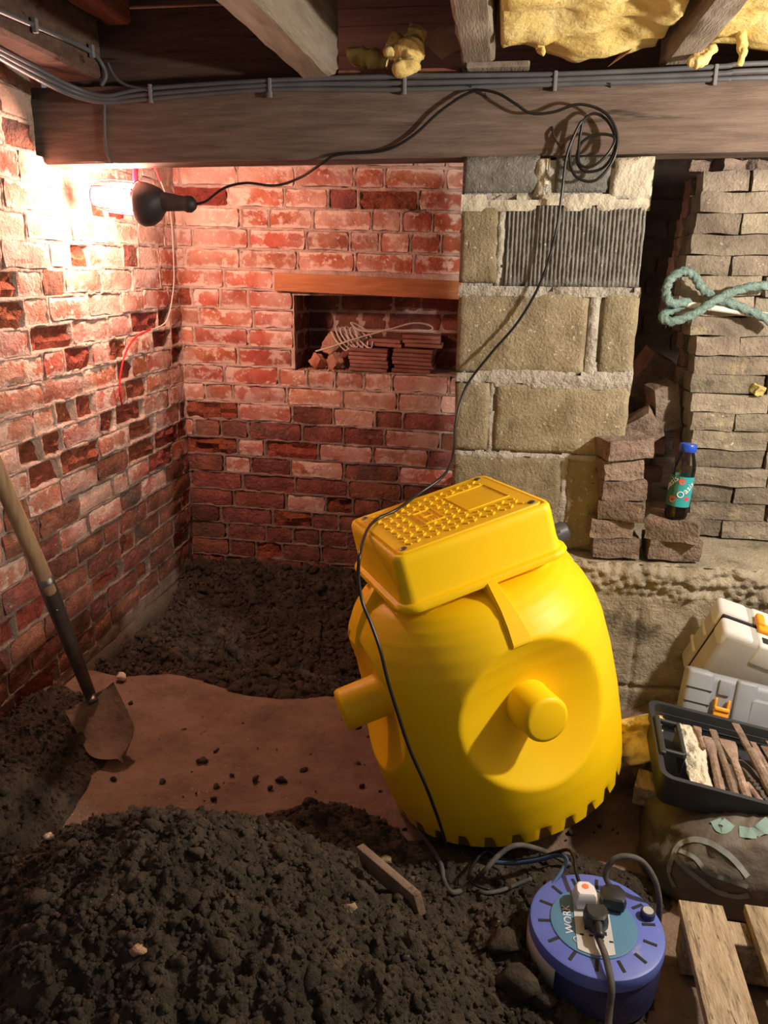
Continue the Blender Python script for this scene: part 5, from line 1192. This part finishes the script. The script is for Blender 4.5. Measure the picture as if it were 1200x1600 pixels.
    o = plug(-0.004, -0.012, PI+0.05, 'black_tray', 'scuffed black plug in the front socket of the reel', s_=0.88, h=0.033)
    MB().tube(spline([(0, 0.016, .02), (0, .030, .019), (0.001, .046, .017)], 5), [0.009]*5+[.0085]*5+[0.007], 10).build('strain_relief', 'black_plastic', o, True)
    W = world
    P0 = W(-0.006, -0.050, ht+.02)
    cable('plug_cable', [P0+[0, .012, .002], P0, W(0.002, -0.080, ht+.017), W(0.006, -0.108, ht+.014), W(0.010, -0.132, ht-.002), W(0.008, -0.150, ht-.04), W(0.004, -0.19, 0.035), W(-0.004, -0.27, 0.012)], 0.0062, 'dusty_cable', 'dusty black cable running off the front of the reel')
    Q = W(-0.024, 0.052, ht+.02)
    cable('plug_cable', [Q+[0, -.01, 0], Q, atz(900, 1362, 0.40), atz(897, 1340, 0.405), atz(888, 1328, 0.40), atz(868, 1332, 0.37), atz(835, 1342, 0.33), atz(790, 1345, 0.29), atz(760, 1330, 0.285), atz(740, 1350, 0.285), atz(733, 1368, 0.29), atz(742, 1382, 0.29), atz(765, 1390, 0.285)], 0.0036, 'black_cable', 'thin black cable from the white plug looping behind the reel')
    S = W(0.034, 0.066, ht+.018)
    cable('plug_cable', [S+[0, -.012, 0], S, atz(946, 1368, 0.41), atz(957, 1345, 0.44), atz(978, 1338, 0.45), atz(1003, 1346, 0.44), atz(1022, 1372, 0.42), atz(1030, 1405, 0.38), atz(1029, 1440, 0.33), atz(1024, 1470, 0.27)], 0.0056, 'dusty_cable', 'black cable arching from the rounded plug over the right of the reel')
reel()
cable('blue_cable', [atz(765, 1346, 0.30), atz(800, 1349, 0.31), atz(840, 1344, 0.34), atz(872, 1336, 0.37), atz(885, 1344, 0.385), atz(876, 1364, 0.38), atz(858, 1388, 0.37), atz(843, 1410, 0.355), atz(834, 1432, 0.33), atz(832, 1462, 0.28)], 0.0045, 'blue_cable', 'dull blue cable bending round the left side of the reel')
def g_(x, y, l=0.005): return hit(x, y, l)
cable('ground_cable', [g_(636, 1272, .012), g_(648, 1292), g_(670, 1322), g_(688, 1352), g_(694, 1380), g_(704, 1397), g_(722, 1394), g_(740, 1386, .012), atz(756, 1362, 0.335), atz(782, 1334, 0.36), atz(806, 1321, 0.37), atz(835, 1325, 0.35), atz(866, 1337, 0.31), g_(890, 1354)], 0.0056, 'dusty_cable', 'grey dusty cable lying on the soil between tank and reel')
cable('ground_cable', [g_(795, 1326, .006), atz(772, 1312, 0.31), atz(760, 1305, 0.315), g_(757, 1322)], 0.0032, 'black_cable', 'short black cable end curling at the tank base')
cable('ground_cable', [g_(738, 1388, .004), g_(752, 1398), g_(776, 1396), g_(800, 1388), g_(830, 1376)], 0.0045, 'dusty_cable', 'lower grey cable running into the shade left of the reel')

# ------------------------------------------------------------------ tool cases, tray, sack
def tray():
    A = at(1036, 1212, 1.49); B = at(1012, 1092, 1.79)          # front-left and back-left of the rim
    ux = np.array([0.985, -0.07, -0.155]); ux /= np.linalg.norm(ux)
    vy = B-A; Lv = np.linalg.norm(vy); vy = vy/Lv; vy = vy-ux*np.dot(ux, vy); vy /= np.linalg.norm(vy); wz = np.cross(ux, vy)
    g = empty('tool_tray', tuple(A)); Mx = Matrix(((ux[0], vy[0], wz[0]), (ux[1], vy[1], wz[1]), (ux[2], vy[2], wz[2]))); g.rotation_euler = Mx.to_euler()
    tag(g, 'open black plastic tool tray full of old chisels', 'tool tray')
    L_, W_, H_ = 0.46, Lv, 0.075
    def rr(x0, x1, y0, y1, rad, z, n=5):
        pts = []
        for (cx, cy, a0) in ((x1-rad, y1-rad, 0), (x0+rad, y1-rad, PI/2), (x0+rad, y0+rad, PI), (x1-rad, y0+rad, 1.5*PI)):
            for q in range(n+1):
                t = a0+q*PI/2/n; pts.append((cx+rad*math.cos(t), cy+rad*math.sin(t), z))
        return np.array(pts)
    MB().ring_loft([rr(.010, L_-.01, .010, W_-.01, .02, -H_), rr(.006, L_-.006, .006, W_-.006, .022, -H_+.006), rr(0, L_, 0, W_, .025, -.008), rr(-.004, L_+.004, -.004, W_+.004, .028, -.007), rr(-.004, L_+.004, -.004, W_+.004, .028, 0),
                    rr(.008, L_-.008, .008, W_-.008, .02, 0), rr(.009, L_-.009, .009, W_-.009, .02, -.006), rr(.014, L_-.014, .014, W_-.014, .016, -H_+.008)]).build('tray_body', 'black_tray', g, auto=40)
    # handle frame at the left end, rising inside the rim
    hb = MB()
    for (c, s_) in (((.030, W_*0.30, .002), (.052, .010, .012)), ((.030, W_*0.70, .002), (.052, .010, .012)), ((.055, W_*0.5, .002), (.010, W_*0.42, .014)), ((.008, W_*0.5, .003), (.012, W_*0.5, .012))):
        hb.rbox(c, s_, None, .003)
    hb.rbox((.058, W_*0.5, -.022), (.005, W_*0.40, .045), None, .002)
    hb.build('handle', 'black_tray', g)
    MB().rbox((L_*.5, W_-.016, -.02), (L_*.9, .002, .0025), None, .0008).rbox((L_*.5, W_-.0175, -.035), (L_*.9, .002, .0025), None, .0008).build('rib', 'black_tray', g)
    # contents: every tool is a thing of its own
    def W(x, y, z): return A+ux*x+vy*y+wz*z
    zc = -0.030
    n = 26; U, V_ = np.meshgrid(np.linspace(0, 1, n), np.linspace(0, 1, 36), indexing='ij')
    p00, p10, p01, p11 = W(.070, .028, zc), W(.118, .020, zc), W(.060, W_-.055, zc+.012), W(.125, W_-.075, zc+.012)
    P = (p00*(1-U)[..., None]*(1-V_)[..., None]+p10*U[..., None]*(1-V_)[..., None]+p01*(1-U)[..., None]*V_[..., None]+p11*U[..., None]*V_[..., None])
    P = P+wz*(0.014*np.sin(U*PI)+0.012*fbm(U*4, V_*7, 3, 91))[..., None]+ux*(0.004*fbm(V_*9, U, 2, 92))[..., None]
    o = grid_mesh('cream_rag', P.reshape(-1, 3), n, 36, 'cream_cloth'); so = o.modifiers.new('s', 'SOLIDIFY'); so.thickness = 0.004; so.offset = -1
    tag(o, 'cream rag folded lengthwise at the left of the tool tray', 'rag')
    def chisel(nm, p, q, r, flare, label, cat='chisel', group=None, mat='rusty'):
        ax = q-p; Ln = np.linalg.norm(ax); ax = ax/Ln; s1 = np.cross(ax, wz); s1 /= np.linalg.norm(s1); s2 = np.cross(s1, ax); rings = []
        for t, ka, kb in ((0, .9, .9), (.03, 1.1, 1.1), (.22, 1.15, 1.15), (.26, .95, .95), (.34, 1.0, 1.0), (.62, .92, .92), (.76, 1+flare*.5, .7), (.90, 1+flare, .42), (1.0, 1+flare*1.05, .10)):
            a = np.arange(8)*2*PI/8+PI/8
            rings.append(p+ax*Ln*t+r*(np.cos(a)[:, None]*s1*ka+np.sin(a)[:, None]*s2*kb))
        o = MB().ring_loft(rings).build(nm, mat, None, auto=40); tag(o, label, cat, group)
    T = [('chisel', (.130, .028), (.132, W_-.085), .0090, .6, 'rusty cold chisel lying right against the cream rag'), ('chisel', (.158, .024), (.146, W_-.050), .0085, .1, 'straight rusty chisel, second from the cream rag'),
         ('bolster', (.182, .018), (.172, W_-.085), .0095, 1.1, 'broad ended rusty bolster, third from the cream rag'), ('chisel', (.214, .018), (.188, .075), .008, .0, 'short rusty chisel stub near the tray front'),
         ('chisel', (.232, .022), (.196, W_-.030), .0085, .15, 'long thin rusty chisel leaning diagonally over the others'), ('chisel', (.256, .020), (.222, W_-.090), .009, .5, 'rusty chisel right of the long diagonal one'),
         ('chisel', (.272, .026), (.238, W_-.055), .0075, .0, 'pointed rusty chisel in the middle right of the tray'), ('chisel', (.292, .022), (.262, W_-.065), .008, .3, 'rusty chisel next to the pointed one'),
         ('chisel', (.312, .030), (.276, W_-.040), .0075, .0, 'slim rusty punch towards the right of the tray'), ('chisel', (.340, .025), (.305, W_-.03), .0105, .5, 'thick grey chisel at the right of the tray'), ('chisel', (.372, .028), (.345, W_-.05), .009, .2, 'last rusty chisel at the far right of the tray')]
    for k, (nm, a, b, r, fl, lb) in enumerate(T):
        zz_ = zc+r*1.0+(0.022 if 'diagonal over' in lb or 'diagonally' in lb else 0.002*(k % 3))
        chisel(nm, W(a[0], a[1], zz_), W(b[0], b[1], zz_+.010), r, fl, lb)
    chisel('punch', W(.108, W_-.150, zc+.026), W(.104, W_-.07, zc+.030), .005, .9, 'little rusty punch resting on the cream rag', 'punch')
tray()
def case_upper():
    A = at(1135, 990, 1.945); tv = at(1123, 930, 2.06)-A; hv = at(1056, 1076, 1.985)-A; lv = at(1200, 1014, 1.905)-A
    lu = lv/np.linalg.norm(lv); hv = hv-lu*np.dot(hv, lu)*0.35
    tu = tv/np.linalg.norm(tv)
    g = empty('tool_case', tuple(A)); inv = Matrix.Translation(-Vector(g.location)); tag(g, 'pale grey plastic tool case standing on edge by the ledge wall', 'tool case')
    def add(nm, mb, mat, auto=40):
        o = mb.build(nm, mat, None, auto=auto); o.parent = g; o.matrix_parent_inverse = inv; return o
    L_ = lu*0.36
    add('shell', MB().hexa(A, L_, hv, tv*0.50, 0.014), 'grey_plastic'); add('shell', MB().hexa(A+tv*0.53, L_, hv, tv*0.47, 0.014), 'grey_plastic')
    add('seam', MB().hexa(A+tv*0.49+lu*0.004+hv*0.01, L_*0.98, hv*0.97, tv*0.05), 'dark_seam')
    hu = hv/np.linalg.norm(hv); nt = np.cross(lu, tv); nt /= np.linalg.norm(nt)
    if np.dot(nt, hu) > 0: nt = -nt
    # white corner block and latch face on the top edge
    add('corner_block', MB().hexa(A+nt*0.003-lu*0.003+tv*0.03, lu*0.075, hu*0.05-nt*0.0, tv*0.42, 0.010), 'white_plastic_case'); add('corner_block', MB().hexa(A+nt*0.003-lu*0.003+tv*0.56, lu*0.075, hu*0.05, tv*0.42, 0.010), 'white_plastic_case')
    add('edge_panel', MB().hexa(A+nt*0.002+lu*0.082-tv*0.02, lu*0.26, hu*0.06, tv*0.48, 0.006), 'white_plastic_case'); add('edge_panel', MB().hexa(A+nt*0.002+lu*0.082+tv*0.55, lu*0.26, hu*0.05, tv*0.42, 0.006), 'white_plastic_case')
    la = add('latch', MB().hexa(A+nt*0.012+lu*0.088+tv*0.36, lu*0.085, hu*0.012, tv*0.20, 0.004).hexa(A+nt*0.018+lu*0.088+tv*0.50, lu*0.018, hu*0.016, tv*0.26, 0.004), 'orange_plastic')
    add('latch_slot', MB().hexa(A+nt*0.0035+lu*0.092+tv*0.10, lu*0.062, hu*0.01, tv*0.14, 0.002), 'dark_seam')
    for t in (0.38, 0.66): add('strap_rib', MB().hexa(A+hv*t-lu*0.003+tv*0.58, lu*0.012, hu*0.010, tv*0.42, 0.002), 'white_plastic_case')
case_upper()
def case_lower():
    A = at(1062, 1112, 1.80); lu = np.array([0.985, -0.10, -0.14]); lu /= np.linalg.norm(lu)
    up = np.array([0.03, 0.34, 0.93]); up = up-lu*np.dot(up, lu); up /= np.linalg.norm(up); bk = np.cross(up, lu)
    if bk[1] < 0: bk = -bk
    g = empty('tool_case', tuple(A)); inv = Matrix.Translation(-Vector(g.location)); tag(g, 'blue grey plastic tool case with orange latch behind the black tray', 'tool case')
    def add(nm, mb, mat, auto=40):
        o = mb.build(nm, mat, None, auto=auto); o.parent = g; o.matrix_parent_inverse = inv; return o
    hh = 0.115
    add('shell', MB().hexa(A+lu*.004+bk*0.008-up*0.05, lu*0.36, up*(hh+.045), bk*0.055, 0.018), 'blue_grey_plastic')
    add('corner_panel', MB().hexa(A-up*0.045, lu*0.066, up*(hh+.043), bk*0.06, 0.012), 'blue_grey_plastic')
    add('panel', MB().hexa(A+lu*0.118-up*0.045, lu*0.05, up*(hh+.040), bk*0.06, 0.008), 'blue_grey_plastic'); add('panel', MB().hexa(A+lu*0.150-up*0.045, lu*0.20, up*(hh+.005), bk*0.06, 0.008), 'blue_grey_plastic')
    for z in (.03, .065): add('groove', MB().hexa(A+lu*.003+up*z-bk*0.0012, lu*0.06, up*0.003, bk*0.004), 'dark_seam')
    add('latch_pad', MB().hexa(A+lu*0.078+up*0.064+bk*0.002, lu*0.028, up*0.036, bk*0.01, .002), 'blue_grey_plastic')
    la = MB().hexa(A+lu*0.074-up*0.002-bk*0.010, lu*0.036, up*0.034, bk*0.008, .003).hexa(A+lu*0.074+up*0.026-bk*0.014, lu*0.036, up*0.010, bk*0.014, .003).hexa(A+lu*0.074+up*0.03-bk*0.006, lu*0.006, up*0.026, bk*0.01, .002).hexa(A+lu*0.104+up*0.03-bk*0.006, lu*0.006, up*0.026, bk*0.01, .002)
    add('latch', la, 'orange_plastic')
case_lower()
def sack():
    cx, cy, cz = 0.645, 1.56, 0.25
    bm = bmesh.new(); bmesh.ops.create_uvsphere(bm, u_segments=120, v_segments=60, radius=1)
    V = np.array([v.co for v in bm.verts]); Fs = [tuple(v.index for v in f.verts) for f in bm.faces]; bm.free()
    th = np.arctan2(V[:, 1], V[:, 0]); ph = V[:, 2]
    r = 1+0.09*fbm(V[:, 0]*2+5, V[:, 1]*2+V[:, 2]*2, 3, 95)+0.07*np.abs(fbm(th*3, ph*2.5, 4, 96))-0.05*np.abs(fbm(th*5+ph*3, ph*2, 3, 97))
    sg = np.sign(V); E = sg*np.abs(V)**0.72
    P = E*r[:, None]*np.array([0.275, 0.205, 0.155]); P[:, 2] = np.clip(P[:, 2], -0.03, None)
    P[:, 2] = np.where(P[:, 2] > 0, P[:, 2]*(1-0.25*smooth(-0.1, -0.3, P[:, 0])), P[:, 2])
    o = MB().add(P, Fs).build('sack', 'sack', None, True, (cx, cy, cz+0.02), (0, 0.04, -0.05)); tag(o, 'grey brown filled plastic sack under the tool tray', 'sack')
    # printed loops on the side facing the camera: bands laid on the bag's surface
    bpy.context.view_layer.update()
    dg = bpy.context.evaluated_depsgraph_get()
    def onbag(px_, py_):
        d = Vector(ray(px_, py_)); ok, loc, nrm, fi = o.ray_cast(o.matrix_world.inverted() @ Vector(CAM), (o.matrix_world.inverted().to_3x3() @ d).normalized())
        return (np.array(loc), np.array(nrm)) if ok else None
    def strip(pix, w_, nm, mat):
        pts = spline([(a, b, 0) for a, b in pix], 7); L_, R__ = [], []; hit = []
        for k in range(len(pts)):
            h = onbag(pts[k][0], pts[k][1])
            if h: hit.append(h)
        if len(hit) < 4: return
        C_ = np.array([h[0] for h in hit]); Nn = np.array([h[1] for h in hit]); T = np.gradient(C_, axis=0); T /= np.linalg.norm(T, axis=1)[:, None]; S_ = np.cross(Nn, T)
        A_ = C_+S_*w_+Nn*0.002; B_ = C_-S_*w_+Nn*0.002; m = len(C_); mb = MB(); mb.add(np.vstack([A_, B_]), [(k, k+1, m+k+1, m+k) for k in range(m-1)]); mb.build(nm, mat, o, True)
    strip([(1048, 1350), (1060, 1322), (1085, 1312), (1115, 1320), (1145, 1342), (1168, 1370)], 0.006, 'printed_loop', 'sack_print')
    strip([(1052, 1335), (1070, 1355), (1095, 1375), (1120, 1392), (1150, 1400), (1170, 1398)], 0.006, 'printed_loop', 'sack_print')
    strip([(1062, 1330), (1085, 1340), (1105, 1362), (1130, 1372), (1168, 1385)], 0.0045, 'printed_loop', 'sack_print')
    strip([(1048, 1345), (1046, 1365), (1054, 1385)], 0.005, 'printed_loop', 'sack_print')
    strip([(1118, 1282), (1128, 1296), (1140, 1285)], 0.012, 'pale_scrap', 'sack_scrap'); strip([(1155, 1300), (1180, 1302), (1205, 1285)], 0.014, 'pale_scrap', 'sack_scrap')
sack()
# wool scrap and wood offcut between tank and tray
o = tuft([atz(992, 1120, 0.44), atz(1000, 1150, 0.40), atz(1010, 1185, 0.34), atz(1015, 1200, 0.30)], 0.055, None, 'insulation_scrap', seed=14); tag(o, 'yellow wool scrap stuffed between the tank and the black tray', 'insulation')
p = atz(1010, 1232, 0.345); tag(MB().rbox(p, (0.05, 0.07, 0.05), (0.05, 0.02, -0.3), 0.002).build('wood_offcut', 'pallet_wood'), 'small sawn timber offcut beside the tank base', 'wood block')

# ------------------------------------------------------------------ pallet
def pallet():
    zt = 0.365
    a0, a1 = atz(1060, 1405, zt), atz(1118, 1409, zt); b0, b1 = atz(1110, 1640, zt), atz(1192, 1640, zt)
    g = empty('pallet', (0.55, 1.2, 0.25)); inv = Matrix.Translation((-0.55, -1.2, -0.25)); tag(g, 'rough wooden pallet with muddy slats at the front corner', 'pallet')
    def add(nm, mb, mat='pallet_wood'):
        o = mb.build(nm, mat, None, auto=40); o.parent = g; o.matrix_parent_inverse = inv; return o
    dirv = np.array([0.16, -1, 0]); dirv = ((b0+b1)/2-(a0+a1)/2); dirv[2] = 0; dirv /= np.linalg.norm(dirv); sd = np.array([-dirv[1], dirv[0], 0]); sd = sd if sd[0] > 0 else -sd
    w_ = 0.080
    L_ = dirv*0.55
    add('slat', MB().hexa(a0-[0, 0, .020], L_, sd*w_, np.array([0, 0, .020]), .002))
    s2 = atz(1163, 1412, zt); add('slat', MB().hexa(s2-[0, 0, .020], L_, sd*w_, np.array([0, 0, .020]), .002))
    s3 = s2+sd*0.135; add('slat', MB().hexa(s3-[0, 0, .020], L_, sd*w_, np.array([0, 0, .020]), .002))
    add('bearer', MB().hexa(a0-[0, 0, .110]+dirv*0.012+sd*0.004, sd*0.55, dirv*0.055, np.array([0, 0, .088]), .003)); add('bearer', MB().hexa(a0-[0, 0, .110]+dirv*0.42+sd*0.004, sd*0.55, dirv*0.055, np.array([0, 0, .088]), .003))
pallet()
